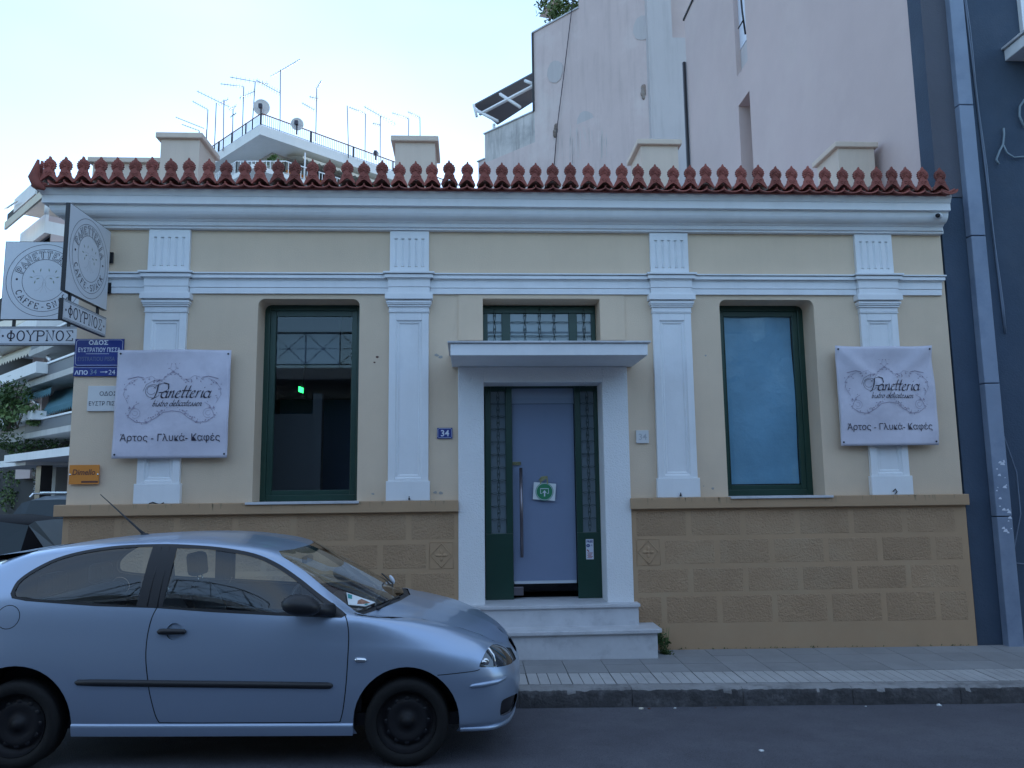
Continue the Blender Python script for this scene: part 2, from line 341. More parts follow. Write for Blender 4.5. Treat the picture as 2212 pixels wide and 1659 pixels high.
# cursive minuscules, x-height 1
CU = {
 'a': ([arc(.40, .48, .38, .48, 35, 360, 14), [(.84, 1), (.78, .5), (.76, .15), (.88, 0), (1.1, .22)]], 1.0),
 'n': ([[(.1, .8), (.22, 1), (.2, .5), (.12, 0)], [(.18, .5), (.4, .9), (.62, 1), (.68, .7), (.6, .2), (.7, 0), (.95, .25)]], .95),
 'e': ([[(.1, .45), (.5, .6), (.66, .85), (.5, 1), (.25, .85), (.1, .4), (.2, .05), (.5, 0), (.8, .25)]], .8),
 't': ([[(.42, 1.7), (.3, .8), (.22, .2), (.35, 0), (.6, .2)], [(.02, 1), (.65, 1.02)]], .62),
 'r': ([[(.1, .8), (.24, 1), (.2, .5), (.12, 0)], [(.2, .6), (.4, .95), (.6, .95)]], .65),
 'i': ([[(.15, .8), (.27, 1), (.2, .3), (.3, 0), (.5, .22)], [(.3, 1.4), (.33, 1.5)]], .5),
 'b': ([[(.3, 1.9), (.15, .9), (.1, .2), (.35, 0), (.65, .3), (.6, .8), (.35, .9), (.15, .5)]], .8),
 's': ([[(.05, 0), (.4, .6), (.5, 1), (.5, .6), (.6, .2), (.35, 0), (.1, .1)], [(.5, .2), (.8, .25)]], .75),
 'o': ([arc(.4, .5, .34, .5, 90, 450, 12)+[(.8, .8)]], .85),
 'd': ([arc(.40, .46, .36, .46, 30, 360, 12), [(.92, 1.9), (.8, .6), (.80, .05), (1.0, .2)]], 1.0),
 'l': ([[(.1, .2), (.4, 1.2), (.45, 1.8), (.3, 1.6), (.2, .5), (.28, .02), (.5, .2)]], .5),
 'c': ([arc(.45, .5, .38, .5, 50, 310, 10)+[(.85, .3)]], .75),
 ' ': ([], .6),
}
def cursive(mb, txt, x, y, s, fn, w=.11, thin=.05, slant=.3):
    for ch in txt:
        st, adv = CU[ch]
        for p in st: nib(mb, [(x+(a+slant*b)*s, y+b*s) for a, b in p], (w*s*.8, w*s*.55), thin*s, fn)
        x += adv*s
    return x
def cursive_len(txt, s): return sum(CU[c][1] for c in txt)*s

# ------------------------------------------------------------------ foliage
def leaves(mb, c, rad, n, size, seed=0, hollow=.3):
    r = random.Random(seed)
    cl = [Vector((r.gauss(0, .45), r.gauss(0, .45), r.gauss(0, .45))) for _ in range(max(4, n//60))]
    for _ in range(n):
        k = r.choice(cl); d = Vector((r.gauss(0, .22), r.gauss(0, .22), r.gauss(0, .22)))+k
        if d.length > 1.15: d *= 1.1/d.length
        p = Vector((c[0]+d.x*rad[0], c[1]+d.y*rad[1], c[2]+d.z*rad[2]))
        a = Vector((r.gauss(0, 1), r.gauss(0, 1), r.gauss(0, .8))).normalized(); b = a.orthogonal().normalized()
        b = (b*math.cos(r.random()*6)+a.cross(b)*math.sin(r.random()*6)).normalized(); s_ = size*r.uniform(.6, 1.3)
        mb.add([p-a*s_, p+b*s_*.38, p+a*s_, p-b*s_*.38], [(0, 1, 2, 3)])

# ------------------------------------------------------------------ ground levels
KY, WY = 7.0, 8.5
def cl(x, a, b): return max(a, min(b, x))
def kerb_top(x): x = cl(x, -9, 12); return .073-.0178*(x-.69)
def wall_base(x): x = cl(x, -9, 12); return .083-.0094*(x-2.1)
def pave(x, y): t = (y-KY)/(WY-KY); return kerb_top(x)*(1-t)+wall_base(x)*t
def gutter(x): x = cl(x, -9, 12); return -.083-.016*(x-.70)
def road_z(x, y):
    xx = cl(x, -9, 12); b = .034-.0165*(xx+.4)
    d = .034-.0165*(xx+.4)-gutter(xx)
    if y > 5: b -= d*min(1, ((y-5)/2)**1.6)
    return b
# road sheet
mb = MB()
xs = [-60, -40, -25, -15]+[-9+i*.5 for i in range(43)]+[16, 25, 40, 60]; ys = [-25, -12, -6, -3, -1, 1, 2.5, 3.5]+[4.2+.2*i for i in range(14)]+[7.02]
g = [[(x, y, road_z(x, y)+rnd.uniform(-.003, .003)*(abs(x) < 9)) for x in xs] for y in ys]
mb.add([p for row in g for p in row], [(j*len(xs)+i, j*len(xs)+i+1, (j+1)*len(xs)+i+1, (j+1)*len(xs)+i) for j in range(len(ys)-1) for i in range(len(xs)-1)], True)
# side street going back on the left
mb.add([(-60, 7.02, road_z(-9, 7)), (-5.6, 7.02, road_z(-5.6, 7.02)), (-5.6, 70, .1), (-60, 70, .1)], [(0, 1, 2, 3)])
tag(mb.build('road', M['road'], fixn=False), kind='structure')
mb = MB(); mb.add([(-900, -300, -.35), (900, -300, -.35), (900, 1500, -.35), (-900, 1500, -.35)], [(0, 1, 2, 3)])
tag(mb.build('ground', M['ground'], fixn=False), kind='structure')
# pavement bed, paving tiles and kerb
PXL, PXR, STRIP0, STRIP1 = -5.45, 13.0, 7.17, 7.56
pv = thing('pavement', (0, 7.7, .05), None, None); pv['kind'] = 'structure'
mb = MB(); n = 40
for a, b in ((KY+.16, WY+.05),):
    X_ = [PXL+(PXR-PXL)*i/n for i in range(n+1)]
    vs = [(x, a, pave(x, a)-.012) for x in X_]+[(x, b, pave(x, b)-.012) for x in X_]+[(x, a, -.3) for x in X_]
    mb.add(vs, [(i, i+1, n+2+i, n+1+i) for i in range(n)])
mb.add([(PXL, WY, .1), (-4.25, WY, .1), (-4.25, 40, .1), (PXL, 40, .1), (PXL, WY, -.2), (PXL, 40, -.2)], [(0, 1, 2, 3), (0, 3, 5, 4)])
mb.build('paving_bed', M['joint'], pv, fixn=False)
PT = .392; x = PXL+.1; k = 0
def slab(x0, x1, y0, y1, m, grooves, dz=0):
    q = MB(); nn = grooves+1; gw = .007
    for i in range(nn):
        a = x0+(x1-x0)*i/nn+(gw/2 if i else 0); b = x0+(x1-x0)*(i+1)/nn-(gw/2 if i < nn-1 else 0)
        q.add([(a, y0, pave(a, y0)+dz), (b, y0, pave(b, y0)+dz), (b, y1, pave(b, y1)+dz), (a, y1, pave(a, y1)+dz),
               (a, y0, pave(a, y0)-.03), (b, y0, pave(b, y0)-.03), (b, y1, pave(b, y1)-.03), (a, y1, pave(a, y1)-.03)],
              [(0, 1, 2, 3), (0, 4, 5, 1), (1, 5, 6, 2), (3, 7, 4, 0)])
    return q.build('paving_tile', m, pv, fixn=False)
while x < 9.5:
    slab(x, x+PT-.012, STRIP0, STRIP1-.01, M['paver_w'], 3, rnd.uniform(-.0015, .0015))
    y = STRIP1
    for j in range(3):
        y1 = min(y+.31, WY+.02)
        slab(x+(.0 if j % 2 else .0), x+PT-.006, y, y1-.006, M['paver'], 0, rnd.uniform(-.001, .001))
        y = y1
    x += PT
x = PXL
while x < 12:
    ln = .98 if x < 9 else 3
    q = MB(); m_ = 40
    for i in range(m_):
        a = x+(ln-.004)*i/m_; b = x+(ln-.004)*(i+1)/m_
        def pr(xx):
            h = math.sin(xx*37)*.5+math.sin(xx*61)*.5+math.sin(xx*17.3)*.8+math.sin(xx*5.1)*.6
            return [(xx, STRIP0-.005, kerb_top(xx)+.001), (xx, KY+.035+.008*h, kerb_top(xx)+.001), (xx, KY+.010+.005*h, kerb_top(xx)-.010-.006*abs(h)), (xx, KY-.002, kerb_top(xx)-.04-.008*h), (xx, KY-.004, gutter(xx)-.06)]
        A, B = pr(a), pr(b); q.add(A+B, [(j, j+1, 6+j, 5+j) for j in range(4)], True)
    ko = q.build('kerb_stone', M['kerb'], pv); ko.data.materials.append(M['grime'])
    for pi_, pl_ in enumerate(ko.data.polygons): pl_.material_index = 1 if pi_ % 4 >= (3 if math.sin(pl_.center.x*9)+math.sin(pl_.center.x*23) > 1.6 else 2) else 0
    x += ln

# ------------------------------------------------------------------ the low neoclassical house
XL, XR = -4.2, 5.495
house = thing('neoclassical_house', (.65, 8.5, .08), 'low cream neoclassical house with white pilasters, terracotta antefixes and brown plinth', 'house')
# front wall as a slab with openings (butted pieces)
Z1, ZT = 1.60, 4.66
W1 = (-2.29, -1.19, 1.675, 3.885); W2 = (2.84, 3.93, 1.675, 3.885); DR = (.166, 1.474, .56, 3.885)
WB = 8.82
def rounded_open(mb, x0, x1, z0, z1, r):       # front face pieces filling the rounded upper corners, with depth
    for sx, xc in ((1, x0), (-1, x1)):
        pts = [(xc, z1), (xc+sx*r, z1)]+[(xc+sx*(r-r*math.sin(R(a))), z1-r+r*math.cos(R(a))) for a in range(10, 91, 10)]
        mb.prism(pts, lambda u, v, w_: (u, w_, v), 8.5, WB)
mb = MB()
mb.box(XL, W1[0], 8.5, WB, Z1, ZT); mb.box(W1[1], DR[0], 8.5, WB, Z1, ZT); mb.box(DR[1], W2[0], 8.5, WB, Z1, ZT); mb.box(W2[1], XR, 8.5, WB, Z1, ZT)
for o_ in (W1, W2, DR): mb.box(o_[0], o_[1], 8.5, WB, o_[3], ZT)
for o_ in (W1, W2): mb.box(o_[0], o_[1], 8.5, WB, Z1, o_[2]); rounded_open(mb, *o_, .075)
mb.box(XL, XL+.3, WB, 18, -.1, ZT); mb.box(XR-.02, XR+.0, WB, 18, -.1, ZT); mb.box(XL, XR, 17.7, 18, -.1, ZT)
mb.build('wall', M['yellow'], house)
q = MB(); q.box(-.105, .165, 8.488, 8.5, 3.42, 3.93); q.box(1.475, 1.755, 8.488, 8.5, 3.42, 3.93); q.box(.165, 1.475, 8.488, 8.5, 3.89, 3.93)
q.build('transom_surround', M['yellow'], house)
q = MB(); q.box(XL, XR-.03, 9.0, 17.7, 4.75, 4.9); q.build('roof_slab', M['beige'], house)
# plinth
q = MB(); q.box(XL+.0, -.112, 8.46, 8.8, -.15, Z1); q.box(1.75, XR-.005, 8.46, 8.8, -.15, Z1); q.build('plinth', M['plinth'], house)
for a, b in ((-4.275, -.108), (1.742, 5.505)):
    q = MB(); q.box(a, b, 8.40, 8.52, 1.556, 1.676); q.build('plinth_ledge', M['plinth'], house, bevel=.008)
rows = [(1.267, 1.53, 0), (.968, 1.222, .303), (.674, .92, 0), (.345, .632, .303)]
for (z0, z1, off) in rows:
    for s_, lim in ((1, (1.79, 5.42)), (-1, (-4.14, -.15))):
        x = 1.782+off-6.0-.0
        while x < 5.5:
            a, b = x, x+.545; x += .602
            if b <= lim[0]+.06 or a >= lim[1]-.06: continue
            a, b = max(a, lim[0]), min(b, lim[1])
            if .9 < z0 < 1 and ((a < 2.06 and s_ == 1) or (b > -.42 and s_ == -1)):
                if s_ == 1: a = 2.09
                else: b = -.45
                if b-a < .05: continue
            zb = z0-(.0094*(a-2.9) if z0 < .4 else 0)
            q = MB(); q.add([(a, 8.461, zb), (b, 8.461, zb), (b, 8.461, z1), (a, 8.461, z1), (a+.006, 8.4583, zb+.006), (b-.006, 8.4583, zb+.006), (b-.006, 8.4583, z1-.006), (a+.006, 8.4583, z1-.006)],
                             [(4, 5, 6, 7), (0, 1, 5, 4), (1, 2, 6, 5), (2, 3, 7, 6), (3, 0, 4, 7)])
            q.build('stone', M['stone'], house)
for cx in (1.925, -.29):
    q = MB(); cz = 1.10
    for (h, w_) in ((.125, .016),):
        dm = [(cx-.11, cz), (cx, cz+h), (cx+.11, cz), (cx, cz-h)]
        q.tube([(u, 8.459, v) for u, v in dm], w_*.45, 5, closed=True)
    q.tube([(cx-.125, 8.459, cz-.135), (cx+.125, 8.459, cz-.135), (cx+.125, 8.459, cz+.135), (cx-.125, 8.459, cz+.135)], .005, 5, closed=True)
    for a in range(0, 360, 90):
        c_, s_ = math.cos(R(a)), math.sin(R(a))
        q.ball((cx+c_*.036, 8.460, cz+s_*.036), .03, 8, 5, (1 if c_*c_ > .5 else .55, .35, 1 if s_*s_ > .5 else .55))
    q.ball((cx, 8.455, cz), .018, 8, 5, (1, .6, 1))
    q.build('rosette', M['plinth'], house)
# pilasters
PX = [(-3.475, -3.035), (-.86, -.43), (2.06, 2.495), (4.445, 4.88)]
for i, (a, b) in enumerate(PX):
    fr = 8.45
    p = MB()                                             # shaft with recessed panel: frame pieces around it
    fw = .075; z0, z1 = 1.885, 3.72
    p.box(a, a+fw, fr, 8.5, z0, z1); p.box(b-fw, b, fr, 8.5, z0, z1); p.box(a+fw, b-fw, fr, 8.5, z0, z0+.03); p.box(a+fw, b-fw, fr, 8.5, z1-.085, z1)
    pil = p.build('pilaster', M['trim'], house, bevel=.004)
    q = MB(); a2, b2, z2, z3 = a+fw, b-fw, z0+.03, z1-.085
    # stepped recess
    for k, (ins, dep) in enumerate(((0, .018), (.028, .03))):
        q.add([(a2+ins, fr+dep-.012, z2+ins), (b2-ins, fr+dep-.012, z2+ins), (b2-ins, fr+dep-.012, z3-ins), (a2+ins, fr+dep-.012, z3-ins),
               (a2+ins+.012, fr+dep, z2+ins+.012), (b2-ins-.012, fr+dep, z2+ins+.012), (b2-ins-.012, fr+dep, z3-ins-.012), (a2+ins+.012, fr+dep, z3-ins-.012)],
              [(0, 1, 5, 4), (1, 2, 6, 5), (2, 3, 7, 6), (3, 0, 4, 7)])
    i0 = .04
    q.add([(a2+i0, fr+.03, z2+i0), (b2-i0, fr+.03, z2+i0), (b2-i0, fr+.03, z3-i0), (a2+i0, fr+.03, z3-i0)], [(0, 1, 2, 3)])
    i1 = .012; q.add([(a2+i1, fr+.018, z2+i1), (b2-i1, fr+.018, z2+i1), (b2-i1, fr+.018, z3-i1), (a2+i1, fr+.018, z3-i1), (a2+.028, fr+.018, z2+.028), (b2-.028, fr+.018, z2+.028), (b2-.028, fr+.018, z3-.028), (a2+.028, fr+.018, z3-.028)],
                     [(0, 1, 5, 4), (1, 2, 6, 5), (2, 3, 7, 6), (3, 0, 4, 7)])
    q.build('recessed_panel', M['trim'], pil, fixn=False)
    q = MB(); q.box(a-.018, b+.018, 8.432, 8.5, 1.676, 1.885); q.build('pilaster_base', M['trim'], pil, bevel=.006)
    q = MB()
    for (za, zb, pr_, ex) in ((3.72, 3.732, .012, .008), (3.735, 3.785, .006, .004), (3.785, 3.798, .026, .018), (3.798, 3.806, .014, .01), (3.806, 3.822, .034, .024), (3.822, 3.845, .044, .032), (3.845, 3.862, .018, .012), (3.862, 3.922, .062, .045), (3.922, 3.936, .05, .035)):
        q.box(a-ex, b+ex, fr-pr_, 8.5, za, zb)
    q.build('capital', M['trim'], pil, bevel=.003)
    # entablature block
    q = MB()
    for (za, zb, pr_, ex) in ((3.936, 4.0, .012, .012), (4.0, 4.004, .004, .004), (4.004, 4.085, .016, .016), (4.085, 4.1, .022, .022), (4.1, 4.135, .05, .05), (4.135, 4.145, .03, .03), (4.145, 4.165, .07, .065)):
        q.box(a-ex, b+ex, 8.43-pr_, 8.5, za, zb)
    q.build('entablature_block', M['trim'], pil, bevel=.003)
    # fluted frieze block
    fl = MB(); nf = 5; wdt = b-a; fz0, fz1 = 4.235, 4.565
    xsf = [a]; 
    cxs = [a+wdt*(.155+.172*j) for j in range(nf)]; hw = .0165
    for c_ in cxs: xsf += [c_-hw, c_+hw]
    xsf += [b]
    for j in range(0, len(xsf), 2): fl.box(xsf[j], xsf[j+1], 8.455, 8.5, fz0, fz1)
    fl.box(a, b, 8.455, 8.5, 4.165, fz0); fl.box(a, b, 8.455, 8.5, fz1, 4.65)
    for c_ in cxs:
        fl.add([(c_-hw, 8.456, fz0+.012), (c_, 8.47, fz0+.012), (c_+hw, 8.456, fz0+.012), (c_-hw, 8.456, fz1-.012), (c_, 8.47, fz1-.012), (c_+hw, 8.456, fz1-.012)], [(0, 1, 4, 3), (1, 2, 5, 4)])
        for z_, zz in ((fz0, fz0+.012), (fz1, fz1-.012)): fl.add([(c_-hw, 8.455, z_), (c_+hw, 8.455, z_), (c_, 8.47, zz)], [(0, 1, 2)])
    fl.build('frieze_block', M['trim'], pil, fixn=False)
# entablature band between blocks
segs = [(-4.2, -3.50), (-3.02, -.875), (-.415, 2.045), (2.51, 4.43), (4.895, 5.42)]
for a, b in segs:
    q = MB()
    for (za, zb, pr_) in ((3.936, 4.0, .03), (4.0, 4.004, .022), (4.004, 4.085, .036), (4.085, 4.1, .045), (4.1, 4.135, .075), (4.135, 4.145, .055), (4.145, 4.16, .09)):
        e_ = pr_*.6 if b > 5 else 0
        q.box(a, b+e_, 8.5-pr_, 8.5, za, zb)
    q.build('string_course', M['trim'], house, bevel=.003)
# cornice as one run with profile (y, z)
prof = [(8.5, 4.655), (8.43, 4.655), (8.425, 4.672), (8.40, 4.68), (8.385, 4.715), (8.37, 4.72), (8.355, 4.735)]
prof += [(8.355-.105*math.sin(R(t)), 4.735+.11*(1-math.cos(R(t)))) for t in range(15, 91, 15)]
prof += [(8.205, 4.85), (8.2, 4.85), (8.2, 4.93), (8.19, 4.938), (8.175, 4.965), (8.16, 4.99), (8.155, 5.022), (8.5, 5.022)]
def returned(prof, xl, xr, flip=True):
    q = MB(); n_ = len(prof); vs = []
    for y, z in prof:
        e_ = 8.5-y; vs += [(xl-e_, y, z), (xr-(.0 if y > 8.4 else .03)-(8.5-y)*.05, y, z), (xl-e_, 16, z)]
    fs = []
    for i in range(n_-1):
        fs += [(3*i, 3*i+1, 3*i+4, 3*i+3), (3*i, 3*i+3, 3*i+5, 3*i+2)]
    q.add(vs, fs); q.add([(vs[3*i+1]) for i in range(n_)], [tuple(range(n_))]); return q
returned(prof, XL, XR).build('cornice', M['trim'], house)
# roof: eaves tiles with antefixes
def antefix_mesh():
    half = [(.0, .042), (.03, .026), (.062, -.004), (.088, -.028), (.094, -.012), (.076, .028), (.060, .055), (.057, .078), (.046, .092), (.049, .100)]
    c = (0, .152); 
    for k, a in enumerate(range(-62, 70, 22)):
        r1, r2 = .059, .069
        half += [(c[0]+r1*math.cos(R(a)), c[1]+r1*math.sin(R(a))), (c[0]+r2*math.cos(R(a+8)), c[1]+r2*math.sin(R(a+8))), (c[0]+r2*math.cos(R(a+16)), c[1]+r2*math.sin(R(a+16)))]
    half += [(.026, .217), (.015, .222), (.011, .233), (.007, .246), (.0, .250)]
    pts = half+[(-x_, z_) for x_, z_ in reversed(half[1:-1])]
    # arch cut below: the mouth of the cover tile
    q = MB(); n_ = len(pts)
    q.prism(pts, lambda u, v, w_: (u, w_, v), -.012, .014)
    for a in range(-50, 235, 26):
        q.tube([(0, -.014, .15), (.052*math.cos(R(a)), -.016, .152+.055*math.sin(R(a)))], [.003, .0075], 5)
    q.ball((0, -.012, .15), .013, 8, 5)
    for sx in (-1, 1):
        q.tube([(sx*(.02+.014*math.cos(R(t))), -.014, .066+.014*math.sin(R(t))) for t in range(0, 330, 40)], .004, 5)
    for k_ in range(0): q.tube([(sx_*1.0, -.013, .04+.0*k_-abs(sx_)*.5+k_*.012) for sx_ in (-.04, -.02, 0, .02, .04)], .003, 4)
    me = q.mesh('antefix'); me.materials.append(M['terracotta'])
    bm = bmesh.new(); bm.from_mesh(me); bmesh.ops.recalc_face_normals(bm, faces=bm.faces); bm.to_mesh(me); bm.free()
    return me
AF = antefix_mesh()
TP = .1825; slope = math.tan(R(13))
def tile_mesh(kind):
    q = MB()
    if kind == 'cover':
        n_ = 9; L_ = .5
        P0 = []; 
        for (y_, r_, th) in ((0, .082, 0), (L_, .07, .0)):
            for rr_ in (r_, r_-.014):
                for k in range(n_):
                    a = math.pi*k/(n_-1); P0.append((rr_*math.cos(a)*1.0, y_, y_*slope+rr_*math.sin(a)*.78-.012))
        fs = []
        for k in range(n_-1):
            fs += [(k, k+1, 2*n_+k+1, 2*n_+k), (n_+k, 3*n_+k, 3*n_+k+1, n_+k+1), (k, n_+k, n_+k+1, k+1)]
        q.add(P0, fs, True)
    else:
        n_ = 9; L_ = .52; P0 = []
        for y_ in (-.035, L_):
            for off in (0, -.014):
                for k in range(n_):
                    a = math.pi*k/(n_-1); P0.append((.098*math.cos(a), y_, y_*slope-.052*math.sin(a)+.012+off))
        fs = []
        for k in range(n_-1):
            fs += [(k, k+1, 2*n_+k+1, 2*n_+k), (n_+k, 3*n_+k, 3*n_+k+1, n_+k+1), (k, n_+k, n_+k+1, k+1)]
        q.add(P0, fs, True)
    me = q.mesh('tile_'+kind); me.materials.append(M['terracotta'] if kind == 'pan' else M['tile_old'])
    return me
TC, TPn = tile_mesh('cover'), tile_mesh('pan')
# antefix positions read along the eaves (unequal by hand)
full = [1100+0]*0
c1 = [403, 530, 672, 806, 950, 1088, 1230, 1382, 1523, 1678, 1820, 1970, 2095]; c2 = [833, 965, 1110, 1243, 1387, 1523, 1665, 1803, 1942, 2070, 2208]
c3 = [137, 280, 417, 553, 687, 825, 967, 1112, 1245, 1378, 1513, 1652, 1792, 1926, 2055, 2192]; c4 = [115, 242, 371, 490, 612, 737, 865, 988, 1113, 1227, 1344, 1456, 1582]
fx = [v/2.011 for v in c1]+[700+v/2.011 for v in c2]+[1800+v/2.011 for v in c3]+[2900+v/1.8495 for v in c4]
EY, EZ = 8.10, 5.048
xa = [at(v/1.85172, 380, EY).x for v in fx]
for i, x in enumerate(xa):
    o = link('antefix', AF, None, house); o.location = (x, EY-.01+rnd.uniform(-.008, .008), EZ+.012+rnd.uniform(-.008, .008)); o.rotation_euler = (R(rnd.uniform(-3, 2)), R(rnd.uniform(-2, 2)), R(rnd.uniform(-5, 5))); o.scale = (.97, 1, rnd.uniform(.96, 1.03))
    o = link('cover_tile', TC, None, house); o.location = (x, EY, EZ+.004)
    if i < len(xa)-1:
        o = link('pan_tile', TPn, None, house); o.location = ((x+xa[i+1])/2, EY, EZ)
        o.scale = ((xa[i+1]-x)/.1825, 1, 1)
o = link('pan_tile', TPn, None, house); o.location = (xa[-1]+.09, EY, EZ)
o = link('antefix', AF, None, house); o.location = (xa[0]-.13, EY+.07, EZ); o.rotation_euler = (0, 0, R(-65)); o.scale = (1, 1, 1.0)
for k in range(9):
    o = link('antefix', AF, None, house); o.location = (XL-.40, EY+.3+k*.19, EZ+.01); o.rotation_euler = (0, 0, R(-90))
q = MB(); q.box(XL-.38, xa[-1]+.1, 8.13, 8.6, 5.0, 5.02); q.add([(XL-.38, 8.55, 5.02+.45*slope), (XR-.04, 8.55, 5.02+.45*slope), (XR-.04, 9.0, 5.02+.85*slope), (XL-.38, 9.0, 5.02+.85*slope)], [(0, 1, 2, 3)])
q.build('eaves_board', M['terracotta'], house)
# corner hip tile at the left end
q = MB(); q.tube([at(83, 345, 8.05), at(79, 362, 8.05), at(73, 383, 8.06), at(80, 400, 8.07), at(96, 408, 8.08)], [.012, .032, .055, .05, .02], 10); q.build('corner_tile', M['terracotta'], house)
q = MB(); q.tube([(xa[-1]+.02, 8.10, EZ-.02), (xa[-1]+.1, 8.1, EZ-.03), (xa[-1]+.17, 8.1, EZ+.015)], [.03, .02, .008], 6); q.build('end_tile', M['terracotta'], house)
# chimney blocks on the roof
for (a, b, lo, wd_) in ((-4.02, -3.52, 0, 1), (-.96, -.43, 0, 1), (2.36, 2.87, 0, 1), (5.11, 5.62, 0, 1)):
    s_ = .965; a, b = a*s_, b*s_; y0 = 9.65; zc = 1.8+4.60*s_
    q = MB(); q.box(a, b, y0, y0+.62, 4.9, zc); ch = q.build('chimney', M['cream'], house)
    q = MB(); q.box(a-.055, b+.045, y0-.05, y0+.67, zc, zc+.075); q.build('chimney_cap', M['cream'], ch, bevel=.012)
q = MB(); q.box(-4.75, -3.90, 9.75, 10.2, 4.9, 1.8+4.30*.965); r_ = q.build('roof_parapet', M['cream'], house)
q = MB(); q.box(-4.8, -3.88, 9.7, 10.25, 1.8+4.30*.965, 1.8+4.37*.965); q.build('parapet_cap', M['cream'], r_, bevel=.01)

# windows
def window(x0, x1, z0, z1, label, film):
    yf = 8.80; fo = MB(); fw = .07
    fo.box(x0, x0+fw, yf, yf+.07, z0, z1); fo.box(x1-fw, x1, yf, yf+.07, z0, z1); fo.box(x0+fw, x1-fw, yf, yf+.07, z0, z0+fw); fo.box(x0+fw, x1-fw, yf, yf+.07, z1-fw, z1)
    wn = fo.build('window', M['green'], house, bevel=.006); wn['label'] = label
    q = MB(); g0, g1, h0, h1 = x0+fw, x1-fw, z0+fw, z1-fw; s1 = .062
    q.box(g0, g0+s1, yf+.012, yf+.05, h0, h1); q.box(g1-s1, g1, yf+.012, yf+.05, h0, h1); q.box(g0+s1, g1-s1, yf+.012, yf+.05, h0, h0+s1*.8); q.box(g0+s1, g1-s1, yf+.012, yf+.05, h1-s1, h1)
    q.box(g0+s1, g0+s1+.008, yf+.006, yf+.02, h0+s1, h1-s1)
    q.build('sash', M['green'], wn, bevel=.006)
    q = MB(); q.add([(g0+s1, yf+.03, h0+s1*.8), (g1-s1, yf+.03, h0+s1*.8), (g1-s1, yf+.03, h1-s1), (g0+s1, yf+.03, h1-s1)], [(0, 1, 2, 3)])
    q.build('pane', M['glass'], wn, fixn=False)
    if film:
        nx, nz_ = 14, 26; q = MB(); r2 = random.Random(3); vs = []
        for j in range(nz_+1):
            for i in range(nx+1):
                u, v = i/nx, j/nz_
                wv = .006*math.sin(9*u+5*v)+.012*math.sin(3*u-11*v+2*u*v)*u+.004*r2.random()
                vs.append((g0+s1+.004+(g1-g0-2*s1-.008)*u, yf+.05+wv, h0+s1+(h1-h0-2*s1)*v))
        q.add(vs, [(j*(nx+1)+i, j*(nx+1)+i+1, (j+1)*(nx+1)+i+1, (j+1)*(nx+1)+i) for j in range(nz_) for i in range(nx)], True)
        q.build('window_film', M['curtain'], wn, fixn=False)
    q = MB(); q.box(x0-(.03 if x0 < 0 else .02), x1+.03, 8.375, 8.80, z0-.025, z0); q.build('sill', M['marble'], wn, bevel=.004)
window(-2.30, -1.185, 1.68, 3.89, 'dark clear window with green frame left of the door', False)
window(2.85, 3.935, 1.68, 3.89, 'green framed window covered with blue white film inside', True)
# interior room
q = MB(); y0, y1 = 8.9, 12.6
q.add([(XL+.3, y1, .5), (XR-.1, y1, .5), (XR-.1, y1, 4.3), (XL+.3, y1, 4.3), (XL+.3, y0, .5), (XR-.1, y0, .5), (XR-.1, y0, 4.3), (XL+.3, y0, 4.3)], [(0, 1, 2, 3), (4, 5, 1, 0), (7, 6, 2, 3), (4, 0, 3, 7), (5, 1, 2, 6)])
q.build('inner_room', M['interior_d'], house)
q = MB(); q.box(-2.55, -1.95, 9.9, 10.0, .5, 2.75); q.box(-1.94, -1.83, 9.85, 10.0, .5, 3.0); q.build('inner_partition', M['interior'], house)
q = MB(); q.box(-2.62, -1.52, 11.0, 11.1, .5, 3.05); q.box(-2.65, -1.55, 9.4, 9.5, 3.3, 4.2); q.build('inner_panel', mat('panel_blue', (.05, .08, .14), .8), house)
p = at(650, 841, 10.2)
q = MB(); q.box(p.x-.027, p.x+.027, 10.19, 10.22, p.z-.04, p.z+.03, M=lambda x_, y_, z_: (x_, y_+(x_-p.x)*.3, z_-(x_-p.x)*.35)); ex = q.build('exit_sign', M['exit'], thing('emergency_light', p, 'small glowing green exit sign inside the dark left window', 'exit sign'))
q = MB(); q.box(p.x-.02, p.x+.02, 10.23, 10.26, p.z+.04, p.z+.3); q.build('bracket', M['black'], ex.parent)
# door surround, canopy
q = MB(); fy = 8.45
q.box(-.11, .17, fy, 8.8, .57, 3.115); q.box(1.47, 1.752, fy, 8.8, .57, 3.115); q.box(.17, 1.47, fy, 8.8, 2.942, 3.115)
q.build('door_surround', M['rough_white'], house, bevel=.006)
q = MB(); q.box(-.176, 1.82, 7.72, 8.499, 3.117, 3.24); cn = q.build('door_canopy', M['trim'], house, bevel=.006)
q = MB(); q.box(-.205, .82, 7.695, 8.499, 3.242, 3.262); q.box(.823, 1.85, 7.695, 8.499, 3.242, 3.262); q.build('canopy_coping', M['marble'], cn, bevel=.004)
